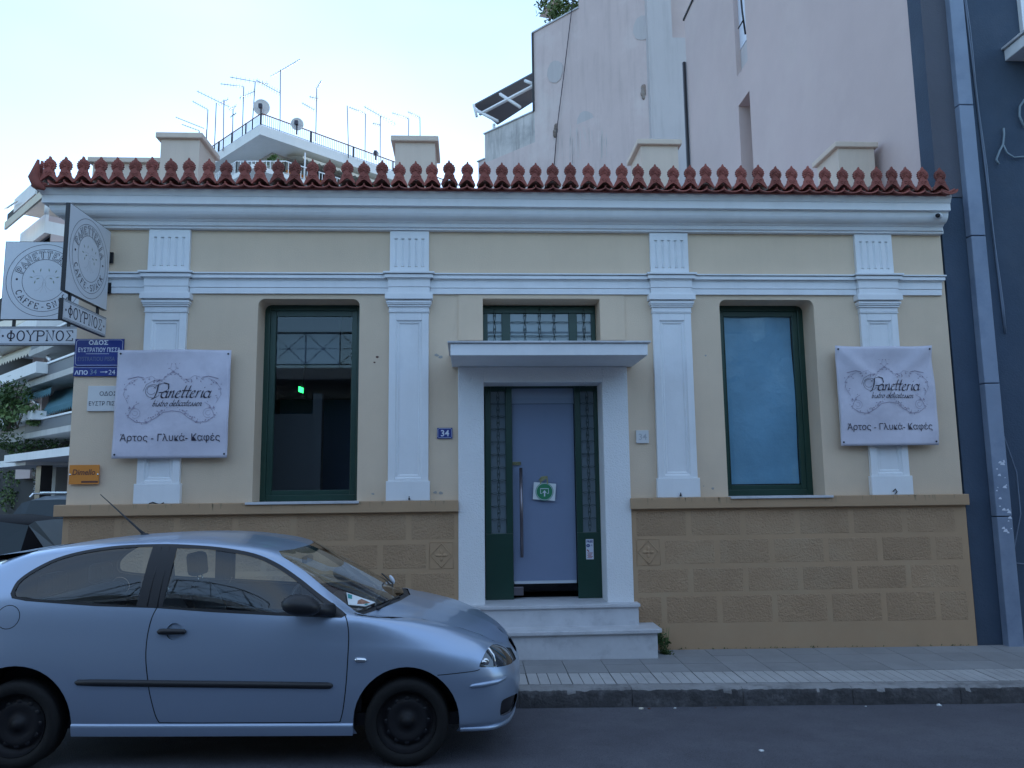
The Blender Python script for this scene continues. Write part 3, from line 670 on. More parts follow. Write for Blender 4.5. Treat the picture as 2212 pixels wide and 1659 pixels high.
# entrance joinery
yd = 8.78
dr = MB()
LS, RS = (.185, .492), (1.205, 1.50)
zt, zb = 2.975, .565
for (a, b) in (LS, RS):
    dr.box(a, a+.068, yd, yd+.05, 1.30, zt); dr.box(b-.075, b, yd, yd+.05, 1.30, zt); dr.box(a+.068, b-.075, yd, yd+.05, zt-.09, zt); dr.box(a, b, yd, yd+.05, zb, 1.30)
dr.box(LS[1], RS[0], yd, yd+.05, zt-.045, zt)
ent = dr.build('door_frame', M['green'], house, bevel=.006)
def grille(x0, x1, z0, z1, cols, rws, parent, inset_z=True):
    q = MB(); y_ = yd+.0
    cxs_ = [x0+(x1-x0)*(i)/cols for i in range(1, cols)]; hz = (z1-z0)/rws
    for cx in cxs_:
        for j in range(rws):
            a, b = z0+hz*j, z0+hz*(j+1)
            for sx in (-1, 1): q.tube([(cx+sx*.014*math.sin(math.pi*t/6), y_, a+(b-a)*t/6) for t in range(7)], .0035, 4)
            m_ = (a+b)/2
            q.tube([(cx-.016, y_, m_+.016), (cx+.016, y_, m_-.016)], .0035, 4); q.tube([(cx-.016, y_, m_-.016), (cx+.016, y_, m_+.016)], .0035, 4)
    for j in range(1, rws):
        z_ = z0+hz*j; nc = cols
        for i in range(nc):
            a, b = x0+(x1-x0)*i/nc, x0+(x1-x0)*(i+1)/nc
            for sx in (-1, 1): q.tube([(a+(b-a)*t/6, y_, z_+sx*.008*math.sin(math.pi*t/6)) for t in range(7)], .003, 4)
    return q.build('iron_grille', M['iron'], parent)
for (a, b) in (LS, RS):
    grille(a+.068, b-.075, 1.31, zt-.09, 2, 11, ent)
    q = MB(); q.add([(a+.068, yd+.035, 1.30), (b-.075, yd+.035, 1.30), (b-.075, yd+.035, zt-.09), (a+.068, yd+.035, zt-.09)], [(0, 1, 2, 3)]); q.build('side_light', M['glass_h'], ent, fixn=False)
# transom window above canopy
q = MB(); t0, t1 = 3.25, 3.875
q.box(.17, 1.47, yd, yd+.05, t1-.085, t1); q.box(.17, .225, yd, yd+.05, t0, t1-.085); q.box(1.42, 1.47, yd, yd+.05, t0, t1-.085); q.box(.385, .485, yd, yd+.05, t0, t1-.085); q.box(1.16, 1.255, yd, yd+.05, t0, t1-.085)
tr = q.build('transom_window', M['green'], house, bevel=.005)
q = MB(); q.add([(.2, yd+.03, t0), (1.45, yd+.03, t0), (1.45, yd+.03, t1-.05), (.2, yd+.03, t1-.05)], [(0, 1, 2, 3)]); q.build('pane', M['glass_h'], tr, fixn=False)
for (a, b, c_) in ((.225, .385, 2), (.485, 1.16, 4), (1.255, 1.42, 2)): grille(a, b, 3.20, t1-.03, c_, 4, tr)
# glass door leaf with blind, handle, notices
q = MB(); q.add([(LS[1], yd+.06, .66), (RS[0], yd+.06, .66), (RS[0], yd+.06, zt-.045), (LS[1], yd+.06, zt-.045)], [(0, 1, 2, 3)]); dl = q.build('glass_door', M['glass'], house, fixn=False)
q = MB(); q.box(LS[1], RS[0], yd+.066, yd+.08, zt-.225, zt-.05); q.build('lintel_film', M['film'], dl)
q = MB(); q.box(LS[1]+.005, RS[0]-.005, yd+.075, yd+.08, .765, zt-.23); q.build('roller_blind', M['blind'], dl)
q = MB(); q.box(LS[1]+.01, RS[0]-.01, yd+.06, yd+.085, .745, .775); q.build('blind_rail', M['signw'], dl)
q = MB(); hx = .585; q.tube([(hx, yd-.02, 1.04), (hx, yd-.02, 2.02)], .018, 10); q.tube([(hx, yd-.02, 1.15), (hx, yd+.06, 1.15)], .008, 6); q.tube([(hx, yd-.02, 1.9), (hx, yd+.06, 1.9)], .008, 6); q.build('door_handle', M['steel'], dl)
q = MB(); q.box(LS[1], .60, yd+.03, yd+.07, .625, .715); q.build('patch_fitting', M['steel'], dl, bevel=.004)
sg = thing('door_notice', (.88, 8.80, 1.75), 'round green entry notice with white arrow taped to the glass door', 'sign')
cx, cz, th = .85, 1.755, R(-5)
def rotp(u, v, y_): return (cx+u*math.cos(th)-v*math.sin(th), y_, cz-u*math.sin(-th)+v*math.cos(th))
q = MB(); q.prism([(-.125, -.095), (.125, -.095), (.125, .095), (-.125, .095)], lambda u, v, w_: rotp(u, v, w_), 8.812, 8.816); q.build('sheet', M['paper'], sg)
q = MB(); q.prism(arc(0, -.002, .1, .1, 0, 350, 35), lambda u, v, w_: (cx+u, w_, cz+v), 8.806, 8.811); q.build('disc', M['greensign'], sg)
q = MB(); F_ = lambda u, v: (cx+u, 8.8045, cz+v); ribbon(q, arc(0, -.002, .092, .092, 0, 350, 35), .005, F_, True)
ribbon(q, [(-.028, -.022), (-.045, -.022), (-.045, .032), (.045, .032), (.045, -.022), (.028, -.022)], .008, F_); ribbon(q, [(0, -.055), (0, -.01)], .014, F_); q.add([F_(-.025, -.015), F_(.025, -.015), F_(0, .016)], [(0, 1, 2)]); q.build('arrow', M['plate_lt'], sg)
q = MB(); 
for (u0, v0, u1, v1) in ((-.045, .08, -.035, .16), (-.035, .16, .03, .165), (.03, .17, .035, .08), (-.04, .11, .03, .16), (-.06, .13, .0, .155)): ribbon(q, [(u0, v0), (u1, v1)], .013, F_)
q.build('tape', M['tape'], sg)
nw = thing('push_sticker', (.54, 8.82, 2.07), 'tiny pale sticker with black letters on the glass door above the handle', 'sticker')
q = MB(); q.box(.495, .59, 8.826, 8.83, 2.055, 2.09); q.build('sticker', M['tape'], nw); q = MB(); text_mesh(q, 'ΩΣΑΤΕ', .03, lambda u, v: (.542+u, 8.824, 2.062+v), bold=.001); q.build('lettering', M['ink'], nw)
wf = thing('wifi_sticker', (1.34, 8.77, 1.1), 'white free wifi sticker on the green panel right of the door', 'sticker')
q = MB(); q.box(1.298, 1.382, 8.772, 8.776, 1.005, 1.225); q.build('sticker', M['plate_lt'], wf)
q = MB(); text_mesh(q, 'FREE', .034, lambda u, v: (1.34+u, 8.770, 1.188+v), bold=.001); q.prism(arc(1.323, 1.155, .022, .018, 0, 330, 11), lambda u, v, w_: (u, w_, v), 8.7705, 8.771); text_mesh(q, 'Fi', .03, lambda u, v: (1.362+u, 8.770, 1.145+v)); q.build('lettering', M['plate_blue'], wf)
q = MB(); text_mesh(q, 'Wi', .024, lambda u, v: (1.323+u, 8.769, 1.147+v)); q.build('small_lettering', M['plate_lt'], wf)
q = MB(); ribbon(q, [(1.31, 1.11), (1.33, 1.09)], .012, lambda u, v: (u, 8.770, v))
for k in range(5): ribbon(q, [(1.31+.006*(k % 2), 1.075-.013*k), (1.372-.008*(k % 3), 1.075-.013*k)], .006, lambda u, v: (u, 8.770, v))
q.build('red_print', M['red'], wf)
# steps
st = MB(); st.box(-.12, 1.775, 8.345, 8.95, -.1, .548); s1_ = st.build('upper_step', M['marble'], house)
q = MB(); q.box(-.135, 1.79, 8.315, 8.95, .55, .585); q.build('step_tread', M['marble'], s1_, bevel=.006)
st = MB(); st.box(-.42, 1.905, 8.09, 8.6, -.15, .325); s2_ = st.build('lower_step', M['marble'], house)
q = MB(); q.prism([(-.44, 8.05), (1.90, 8.05), (1.955, 8.09), (1.955, 8.6), (-.44, 8.6)], lambda u, v, w_: (u, v, w_), .327, .368); q.build('step_tread', M['marble'], s2_, bevel=.008)
q = MB(); q.box(.5, 1.2, 8.7, 9.8, .5, .56); q.build('threshold', M['interior_d'], house)
q = MB(); r2 = random.Random(31)
for k in range(70):
    x_ = r2.choice([r2.uniform(-4.1, -.2), r2.uniform(1.85, 5.4)]); l_ = r2.uniform(.03, .12); w_ = r2.uniform(.003, .009)
    q.add([(x_-w_, 8.399, 1.672), (x_+w_, 8.399, 1.672), (x_+w_*.4, 8.399, 1.672-l_*.6), (x_-w_*.3, 8.399, 1.672-l_*.6)], [(0, 1, 2, 3)])
q.build('ledge_drips', mat('damp_stain', (.31, .23, .14), .95), house, fixn=False)['kind'] = 'stuff'
# security camera under the cornice
sec = thing('security_camera', (5.25, 8.28, 4.73), 'small white security camera under the right end of the cornice', 'camera')
q = MB(); c0 = at(2030, 465, 8.25); q.tube([c0+Vector((.05, .06, .015)), c0+Vector((-.04, -.03, -.015))], .032, 10); q.build('housing', M['signw'], sec)
q = MB(); q.tube([c0+Vector((-.038, -.028, -.013)), c0+Vector((-.05, -.04, -.018))], .025, 10); q.build('lens', M['black'], sec)
q = MB(); q.tube([c0+Vector((.04, .05, .02)), c0+Vector((.06, .14, .02))], .012, 6); q.build('mount', M['signw'], sec)
# chips and bolts on the wall
for k, (px, py, s_) in enumerate(((815, 771, .022), (809, 783, .018), (943, 767, .03), (952, 771, .034), (806, 1067, .022), (940, 1064, .026), (952, 1065, .03), (1524, 768, .02), (1540, 1055, .022), (1520, 1050, .01))):
    p = at(px, py, 8.499); q = MB(); r2 = random.Random(k)
    q.prism([(p.x+s_*r2.uniform(.5, 1)*math.cos(R(a)), p.z+s_*.7*r2.uniform(.5, 1)*math.sin(R(a))) for a in range(0, 360, 45)], lambda u, v, w_: (u, w_, v), 8.497, 8.502); q.build('plaster_chip', M['grey_wall'] if k > 1 else M['brown_print'], house)
for px, py in ((884, 1078), (1470, 1070)):
    p = at(px, py, 8.43); q = MB(); q.tube([p+Vector((0, .03, 0)), p+Vector((0, -.02, 0))], .011, 6); q.tube([p+Vector((0, -.01, .01)), p+Vector((.0, -.01, .03))], .005, 5); q.build('bolt', M['black'], house)
for pts in ([(322, 1088), (330, 1085), (345, 1090), (354, 1086)], [(1929, 1062), (1934, 1056), (1938, 1062), (1934, 1067)]):
    q = MB(); q.tube([at(a, b, 8.425) for a, b in pts], .006, 5); q.build('wire_stub', M['black'], house)

# ------------------------------------------------------------------ projecting signs
def round_sign(S, parent_label, which):
    """S(u, v, w): u across, v up, w out of the printed face"""
    t = thing('projecting_sign', S(.43, 0, 0), parent_label, 'sign', 'square shop signs hung at the corner')
    H = .44
    q = MB(); q.box(-H, H, 0, .04, -H, H, M=lambda a, b, c: S(a, c, -b)); q.build('frame', M['black'], t)
    q = MB(); q.add([S(-H+.006, -H+.006, .0015), S(H-.006, -H+.006, .0015), S(H-.006, H-.006, .0015), S(-H+.006, H-.006, .0015)], [(0, 1, 2, 3)]); q.build('sign_face', M['signw'], t, fixn=False)
    q = MB(); F1 = lambda u, v: S(u, v, .003); F2 = lambda u, v: S(u, v, .0045)
    for r_, w_ in ((.405, .0045), (.35, .0045), (.235, .0045)): ribbon(q, arc(0, 0, r_, r_, 0, 354, 59), w_, F1, True)
    top = MB()
    def around(mb, txt, r_, a0, a1, s_, wd, fn, up):
        for i, ch in enumerate(txt):
            a = R(a0+(a1-a0)*i/(len(txt)-1))
            if up: glyph(mb, ch, (r_)*math.cos(a), (r_)*math.sin(a), s_, wd, fn, a-math.pi/2, 1.05)
            else: glyph(mb, ch, (r_)*math.cos(a), (r_)*math.sin(a), s_, wd, fn, a+math.pi/2, 1.1)
    around(q, 'PANETTERIA', .252, 157, 23, .073, .0225, F1, True)
    around(top, 'PANETTERIA', .252, 157, 23, .073, .0105, F2, True)
    around(q, 'CAFFE-SNACK', .325, 207, 333, .06, .009, F1, False)
    for sx in (-1, 1): q.prism(arc(sx*.292, .012, .012, .012, 0, 320, 8), lambda u, v, w_: S(u, v, w_), .001, .003)
    q.build('lettering', M['ink'], t, fixn=False); top.build('letter_fill', M['signw'], t, fixn=False)
    q = MB()
    for (u, v, a) in ((-.12, .10, 120), (-.045, .115, 80), (.045, .115, 100), (.12, .1, 60), (-.14, .035, 170), (-.10, -.02, 75), (-.07, .02, 200), (.14, .035, 10), (.10, -.02, 105), (.07, .02, -20)):
        c_, s_ = math.cos(R(a)), math.sin(R(a)); q.add([F1(u-c_*.022, v-s_*.022), F1(u-s_*.007, v+c_*.007), F1(u+c_*.022, v+s_*.022), F1(u+s_*.007, v-c_*.007)], [(0, 1, 2, 3)])
    q.build('leaf_print', M['sign_leaf'], t, fixn=False)['kind'] = 'stuff'
    q = MB()
    for sx in (-1, 1):
        ribbon(q, [(0, .0), (sx*.03, .05), (sx*.09, .05), (sx*.12, .035)], .0025, F1); ribbon(q, [(sx*.005, -.02), (sx*.03, -.08), (sx*.08, -.12), (sx*.1, -.11)], .0025, F1); ribbon(q, [(sx*.008, .0), (sx*.02, -.02), (sx*.01, -.08), (sx*.04, -.14)], .0022, F1)
    q.build('tree_print', M['grey_print'], t, fixn=False)
    q = MB(); z = -.44
    for u in (-.30, .28): q.box(u-.014, u+.014, .008, .03, -.53, -H, M=lambda a, b, c: S(a, c, -b))
    for v in (.16, -.18): 
        q.box(H, H+.07, .0, .035, v-.045, v+.045, M=lambda a, b, c: S(a, c, -b)); q.box(H+.03, H+.05, -.02, .055, v-.06, v+.06, M=lambda a, b, c: S(a, c, -b))
    q.build('brackets', M['black'], t)
    # narrow name board
    b = thing('name_board', S(0, -.62, 0), which, 'sign', 'narrow lettered boards under the square signs')
    x0, x1, z0, z1 = -.45, .45, -.725, -.515
    q = MB(); q.box(x0, x1, 0, .04, z0, z1, M=lambda a, b_, c: S(a, c, -b_)); q.build('frame', M['black'], b)
    q = MB(); q.add([S(x0+.004, z0+.004, .0015), S(x1-.004, z0+.004, .0015), S(x1-.004, z1-.004, .0015), S(x0+.004, z1-.004, .0015)], [(0, 1, 2, 3)]); q.build('sign_face', M['signw'], b, fixn=False)
    q = MB()
    for ins, w_ in ((.010, .0045), (.022, .0035)): ribbon(q, [(x0+ins, z0+ins), (x1-ins, z0+ins), (x1-ins, z1-ins), (x0+ins, z1-ins)], w_, F1, True)
    for i, ch in enumerate('ΦΟΥΡΝΟΣ'): glyph(q, ch, -.31+.103*i, z0+.052, .108, .0125, F1, 0, 1.15)
    for sx in (-1, 1): q.prism(arc(sx*.395, z0+.105, .012, .012, 0, 320, 8), lambda u, v, w_: S(u, v, w_), .001, .003)
    q.build('lettering', M['ink'], b, fixn=False)
SX, SZ = -3.87, 4.17
# first: perpendicular to the front wall, its face looking towards +X
round_sign(lambda u, v, w_: Vector((SX+w_, 7.99+u, SZ+v)), 'square white bakery sign standing out from the front wall at the left corner', 'narrow white board under the sign that stands out from the front wall')
# second: perpendicular to the side wall, facing the street
round_sign(lambda u, v, w_: Vector((-4.64+u, 8.62-w_, 4.115+v)), 'square white bakery sign facing the street beside the side wall, partly hidden', 'wide white lettered board facing the street at the left edge of the picture')

# ------------------------------------------------------------------ banners
def banner(x0, x1, z0, z1, label, seed, skew):
    yb = 8.385
    def wave(u, v):                      # u,v in 0..1
        a = .010*math.sin(7*u+3*v+seed)+.006*math.sin(13*v-4*u+seed)
        if skew:                         # folds running from the upper corners
            a += .022*math.exp(-((v-1+.9*u)**2)/.006)*(u < .6)+.02*math.exp(-((v-1+.8*(1-u))**2)/.008)*(u > .5)+.03*math.exp(-((v-1)**2)/.012)*math.sin(math.pi*u)
        return -a
    def top(u): return (-.014*math.sin(math.pi*u)-.004*math.sin(9*u)) if skew else -.003*math.sin(8*u)
    def F0(x, z, off=0):
        u = cl((x-x0)/(x1-x0), 0, 1); v = cl((z-z0)/(z1-z0), 0, 1); return (x+(.012*math.sin(5*v) if skew else 0), yb+wave(u, v)-off, z+top(u)*v)
    t = thing('banner', ((x0+x1)/2, 8.4, z0), label, 'banner', 'printed vinyl banners on the facade')
    n = 36; q = MB(); vs = [F0(x0+(x1-x0)*i/n, z0+(z1-z0)*j/n) for j in range(n+1) for i in range(n+1)]
    q.add(vs, [(j*(n+1)+i, j*(n+1)+i+1, (j+1)*(n+1)+i+1, (j+1)*(n+1)+i) for j in range(n) for i in range(n)], True)
    ob = q.build('banner_cloth', M['banner'], t, fixn=False); sm = ob.modifiers.new('s', 'SOLIDIFY'); sm.thickness = .004; sm.offset = -1
    q = MB(); q.box(x0+.02, x1-.02, yb+.035, 8.44, z0+.02, z1-.03); q.build('backing_board', M['signw'], t)
    q = MB()
    for cx_, cz_ in ((x0+.03, z0+.04), (x1-.03, z0+.04), (x0+.03, z1-.04), (x1-.03, z1-.04)): q.lathe([(0, -.006), (.009, -.005), (.011, .002)], Vector(F0(cx_, cz_, .004)), (0, 1, 0), 8)
    q.build('eyelets', M['black'], t)
    W_, H_ = x1-x0, z1-z0; cx, cz = (x0+x1)/2, (z0+z1)/2
    F1 = lambda u, v: F0(cx+u*W_/1.15, cz+v*H_/1.13, .007)
    q = MB()
    s_ = .073; ln = cursive_len('anetteria', s_)
    cursive(q, 'anetteria', -.125, .058, s_, F1, .12, .055)
    P = [(-.145, .20), (-.16, .12), (-.185, .06), (-.215, .045)]
    nib(q, P, (.007, .005), .006, F1)
    nib(q, [(-.19, .16), (-.15, .195), (-.09, .215), (-.04, .2), (-.04, .15), (-.085, .115), (-.14, .115)], (.006, .004), .004, F1)
    ribbon(q, arc(-.2, .13, .075, .07, 60, 330, 16), .0035, F1); ribbon(q, arc(-.215, .14, .045, .045, 20, 330, 12), .003, F1); ribbon(q, [(-.3, .13), (-.27, .2), (-.2, .24), (-.1, .235)], .003, F1)
    cursive(q, 'bistro delicatessen', -.205, -.028, .036, F1, .13, .09, .35)
    text_mesh(q, 'Άρτος - Γλυκά- Καφές', .102, lambda u, v: F1(u, v-.388), sx=.94)
    q.build('lettering', M['ink'], t, fixn=False)
    q = MB(); r2 = random.Random(11)
    def both(pts, w_):
        for sx in (-1, 1): ribbon(q, [(sx*a, b) for a, b in pts], w_, F1)
    both([(0, -.075+0), (.09, -.09), (.17, -.15), (.26, -.20), (.36, -.19), (.43, -.14)], .005)
    both(arc(.37, -.10, .05, .05, 0, 300, 12), .0028); both(arc(.37, -.10, .025, .025, 60, 360, 8), .0028)
    both([(.33, .01), (.38, -.02), (.42, -.09), (.44, -.15)], .004); both([(.44, .0), (.49, .09), (.48, .17), (.42, .24), (.36, .26)], .003)
    both([(.3, .27), (.36, .285), (.42, .27), (.46, .26)], .007); both([(.10, .25), (.17, .25), (.22, .29), (.28, .27)], .003); both([(0, .33), (.03, .36), (.02, .42)], .003); both([(.0, .34), (.05, .30), (.10, .26)], .003)
    for path, nn in (([(.10, -.10), (.18, -.14), (.30, -.2), (.42, -.17), (.46, -.08)], 22), ([(.44, .02), (.49, .12), (.46, .21), (.38, .24)], 16), ([(.30, .24), (.22, .26), (.14, .23), (.08, .28)], 18), ([(.03, .31), (.02, .35), (.04, .41)], 8), ([(.03, -.06), (.10, -.06), (.15, -.085)], 6), ([(.33, .02), (.40, -.04), (.43, -.07)], 8)):
        for k in range(nn):
            t_ = r2.random()*(len(path)-1); i = min(int(t_), len(path)-2); f_ = t_-i
            u = path[i][0]*(1-f_)+path[i+1][0]*f_+r2.gauss(0, .013); v = path[i][1]*(1-f_)+path[i+1][1]*f_+r2.gauss(0, .013); a = r2.random()*6.28; l_ = r2.uniform(.006, .015)
            for sx in (-1, 1):
                c_, s2 = sx*math.cos(a)*l_, math.sin(a)*l_; q.add([F1(sx*u-c_, v-s2), F1(sx*u-s2*.4, v+c_*.4), F1(sx*u+c_, v+s2), F1(sx*u+s2*.4, v-c_*.4)], [(0, 1, 2, 3)])
    q.build('ornament_print', M['orn'], t, fixn=False)
banner(-3.708, -2.53, 2.148, 3.298, 'flat pale printed banner over the leftmost pilaster beside the blue street plate', 1.0, False)
banner(4.096, 5.205, 2.217, 3.332, 'creased pale printed banner over the rightmost pilaster near the blue wall', 4.0, True)

# ------------------------------------------------------------------ plates
t = thing('street_plate', (-4.0, 8.49, 3.2), 'blue enamel street name plate behind the left banner', 'street sign')
q = MB(); q.box(-4.20, -3.69, 8.478, 8.49, 3.137, 3.434); q.box(-4.20, -3.69, 8.478, 8.49, 3.03, 3.131); q.build('plate', M['plate_blue'], t)
q = MB(); F1 = lambda u, v: (u, 8.4765, v)
ribbon(q, [(-4.165, 3.148), (-3.72, 3.148), (-3.702, 3.166), (-3.702, 3.405), (-3.72, 3.423), (-4.165, 3.423), (-4.185, 3.405), (-4.185, 3.166)], .004, F1, True); ribbon(q, [(-4.19, 3.122), (-3.70, 3.122)], .003, F1)
text_mesh(q, 'ΟΔΟΣ', .062, lambda u, v: (-3.955+u, 8.4765, 3.372+v), bold=.002, sx=1.15); text_mesh(q, 'ΕΥΣΤΡΑΤΙΟΥ ΠΙΣΣΑ', .064, lambda u, v: (-4.165+u, 8.4765, 3.292+v), align='LEFT', sx=.72, bold=.001)
ribbon(q, [(-4.08, 3.272), (-3.84, 3.272)], .004, F1)
text_mesh(q, 'ΑΠΟ', .06, lambda u, v: (-4.185+u, 8.4765, 3.048+v), align='LEFT', bold=.002, sx=1.05); ribbon(q, [(-3.92, 3.075), (-3.86, 3.075)], .006, F1); q.add([F1(-3.865, 3.088), F1(-3.865, 3.062), F1(-3.84, 3.075)], [(0, 1, 2)])
text_mesh(q, '24', .072, lambda u, v: (-3.835+u, 8.4765, 3.048+v), align='LEFT')
q.build('lettering', M['plate_lt'], t, fixn=False)
q = MB(); text_mesh(q, 'EYSTRATIOU PISSA', .064, lambda u, v: (-4.165+u, 8.4765, 3.195+v), align='LEFT', sx=.72, bold=.001); q.build('faded_lettering', M['faded'], t, fixn=False)
q = MB(); text_mesh(q, '34', .076, lambda u, v: (-4.03+u, 8.4765, 3.05+v), align='LEFT'); q.build('number_lettering', M['number_print'], t, fixn=False)
t = thing('marble_plate', (-3.9, 8.49, 2.8), 'white stone street name plate under the blue plate, half hidden by the banner', 'street sign')
q = MB(); q.box(-4.035, -3.69, 8.475, 8.5, 2.655, 2.925); q.build('plate', M['plate_w'], t, bevel=.003)
q = MB(); text_mesh(q, 'ΟΔΟΣ', .062, lambda u, v: (-3.915+u, 8.473, 2.82+v), align='LEFT', sx=1.05); text_mesh(q, 'ΕΥΣΤΡ ΠΙΣΣΑ', .062, lambda u, v: (-4.02+u, 8.473, 2.715+v), align='LEFT', sx=.85); q.build('lettering', M['ink'], t, fixn=False)
t = thing('orange_plate', (-4.0, 8.47, 1.99), 'small orange plate with brown handwriting low at the left corner', 'sign')
q = MB(); q.box(-4.168, -3.864, 8.462, 8.47, 1.888, 2.088); q.build('plate', M['orange'], t)
q = MB(); text_mesh(q, 'Dimello', .082, lambda u, v: (-4.14+u, 8.4605, 1.985+v), align='LEFT', sx=.9, shear=.15, bold=.0015); q.box(-4.04, -3.87, 8.46, 8.462, 1.903, 1.922); q.build('lettering', M['brown_print'], t, fixn=False)
q = MB(); 
for cx_ in (-4.158, -3.877): q.lathe([(0, -.008), (.008, -.006), (.01, 0)], (cx_, 8.462, 1.99), (0, 1, 0), 8)
q.build('screws', M['chrome'], t)
t = thing('number_plate', (-.25, 8.49, 2.39), 'blue enamel house number 34 left of the door', 'house number')
q = MB(); q.box(-.337, -.172, 8.482, 8.49, 2.337, 2.453); q.build('plate', M['plate_blue'], t)
q = MB(); F1 = lambda u, v: (u, 8.4805, v); ribbon(q, [(-.318, 2.345), (-.191, 2.345), (-.180, 2.356), (-.180, 2.434), (-.191, 2.445), (-.318, 2.445), (-.329, 2.434), (-.329, 2.356)], .0035, F1, True)
text_mesh(q, '34', .095, lambda u, v: (-.254+u, 8.4805, 2.362+v), bold=.0015); q.build('lettering', M['plate_lt'], t, fixn=False)
t = thing('number_stone', (1.905, 8.49, 2.34), 'faded white stone house number right of the door', 'house number')
q = MB(); q.box(1.837, 1.976, 8.474, 8.5, 2.268, 2.41); q.build('plate', M['plate_w'], t, bevel=.003)
q = MB(); text_mesh(q, '34', .095, lambda u, v: (1.907+u, 8.4725, 2.305+v), bold=.001); q.build('lettering', M['grey_print'], t, fixn=False)

# ------------------------------------------------------------------ blue building on the right with its beige blind side wall
bb = thing('blue_building', (9, 8.5, 0), 'dark blue rendered building right of the house with a beige blind side wall', 'building')
q = MB(); q.box(5.52, 6.98, 8.50, 8.8, -.3, 14); q.box(6.98, 16, 8.50, 8.8, -.3, 14); q.build('wall', M['navy'], bb)
q = MB(); q.box(5.498, 5.86, 8.488, 8.499, 5.12, 13.9); q.build('grey_painted_strip', M['navy_grey'], bb)
q = MB(); sx0 = 5.53                     # blind side wall with a light shaft in it
q.box(sx0, sx0+.25, 8.80, 14.15, 0, 16); q.box(sx0, sx0+.25, 14.78, 18.2, 0, 13.55); q.box(sx0, sx0+.25, 14.15, 14.78, 9.47, 10.1)
q.box(sx0+.9, sx0+1.0, 14.1, 14.85, 0, 16); q.box(sx0+.25, sx0+.95, 14.78, 14.9, 0, 13); q.box(sx0+.25, sx0+.95, 14.0, 14.15, 0, 13); q.box(sx0+.25, 14, 18.0, 18.2, 0, 13.4)
q.build('side_wall', M['beige'], bb)
q = MB(); q.box(sx0+.1, sx0+.14, 14.15, 14.78, 10.7, 13.2); q.build('shaft_window', M['plate_lt'], bb); q = MB(); q.box(sx0+.1, sx0+.13, 14.15, 14.78, 10.1, 10.68); q.build('shaft_panel', M['grey_pier'], bb)
q = MB(); q.tube([(sx0+.04, 14.3, 10.75), (sx0-.02, 14.25, 11.2), (sx0-.02, 14.3, 11.8)], .02, 5); q.tube([(sx0-.02, 14.2, 11.0), (sx0-.02, 14.5, 11.0)], .015, 5); q.build('iron_bracket', M['black'], bb)
q = MB(); q.tube([(sx0-.05, 18.22, 4), (sx0-.05, 18.22, 12.4)], .05, 6); q.build('dark_edge_tube', M['black'], bb)  # thin dark tube along the far vertical edge of the side wall
q = MB(); q.box(sx0-.03, sx0+.3, 14.78, 18.25, 13.55, 13.6); q.build('coping', M['dark'], bb)
q = MB()
for a, b in ((-.1, 1.42), (1.43, 2.9), (2.91, 4.62), (4.63, 6.22), (6.23, 9.5)): q.box(5.80, 5.975, 8.40, 8.5, a, b)
q.build('service_duct', M['strip'], bb, bevel=.008)
q = MB(); q.tube([at(2087+.5*math.sin(k*1.3)*3+k*7.2, k*60, 8.47) for k in range(0, 13)], .008, 5); q.tube([at(2084+k*7.3, k*60, 8.48) for k in range(0, 13)], .011, 5)
q.tube([at(a, b, 8.47) for a, b in ((2185, 945), (2172, 1000), (2150, 800))][::-1][:1]+[at(a, b, 8.47) for a, b in ((2155, 800), (2168, 940), (2196, 1020), (2205, 1110), (2188, 1200), (2192, 1216), (2212, 1218))], .006, 5)
q.build('cable', mat('grey_cable', (.16, .2, .27), .7), bb)
q = MB(); q.tube([at(a, b, 8.46) for a, b in ((2168, 277), (2169, 290), (2167, 312), (2160, 325), (2152, 345), (2158, 355))], .013, 5); q.tube([at(a, b, 8.46) for a, b in ((2167, 312), (2175, 330), (2190, 340), (2212, 338))], .011, 5); q.tube([at(a, b, 8.46) for a, b in ((2214, 214), (2203, 230), (2202, 250), (2212, 275))], .014, 5)
q.build('loose_cable', mat('pale_cable', (.2, .26, .31), .7), bb)
q = MB(); q.box(6.49, 10, 7.55, 8.5, 6.84, 6.98); bc = q.build('balcony', M['trim'], bb, bevel=.01); q = MB(); q.box(6.46, 10, 7.52, 8.5, 6.985, 7.01); q.build('coping', M['marble'], bc)
q = MB(); q.box(6.72, 6.80, 8.44, 8.5, 7.0, 9.5); q.box(6.84, 6.9, 8.46, 8.5, 7.0, 9.5); q.box(6.93, 8.2, 8.47, 8.5, 7.0, 9.5); q.build('balcony_door', M['trim'], bb)
# torn sticker remnants on the duct
q = MB(); r2 = random.Random(5)
for k in range(22):
    z_ = r2.uniform(1.25, 2.05); x_ = r2.uniform(5.82, 5.95); a = r2.uniform(.008, .03); q.add([(x_-a, 8.397, z_-a*.4), (x_+a, 8.397, z_-a*.6), (x_+a*.6, 8.397, z_+a*.7), (x_-a*.4, 8.397, z_+a*.4)], [(0, 1, 2, 3)])
q.build('sticker_remnants', M['plate_lt'], bb)

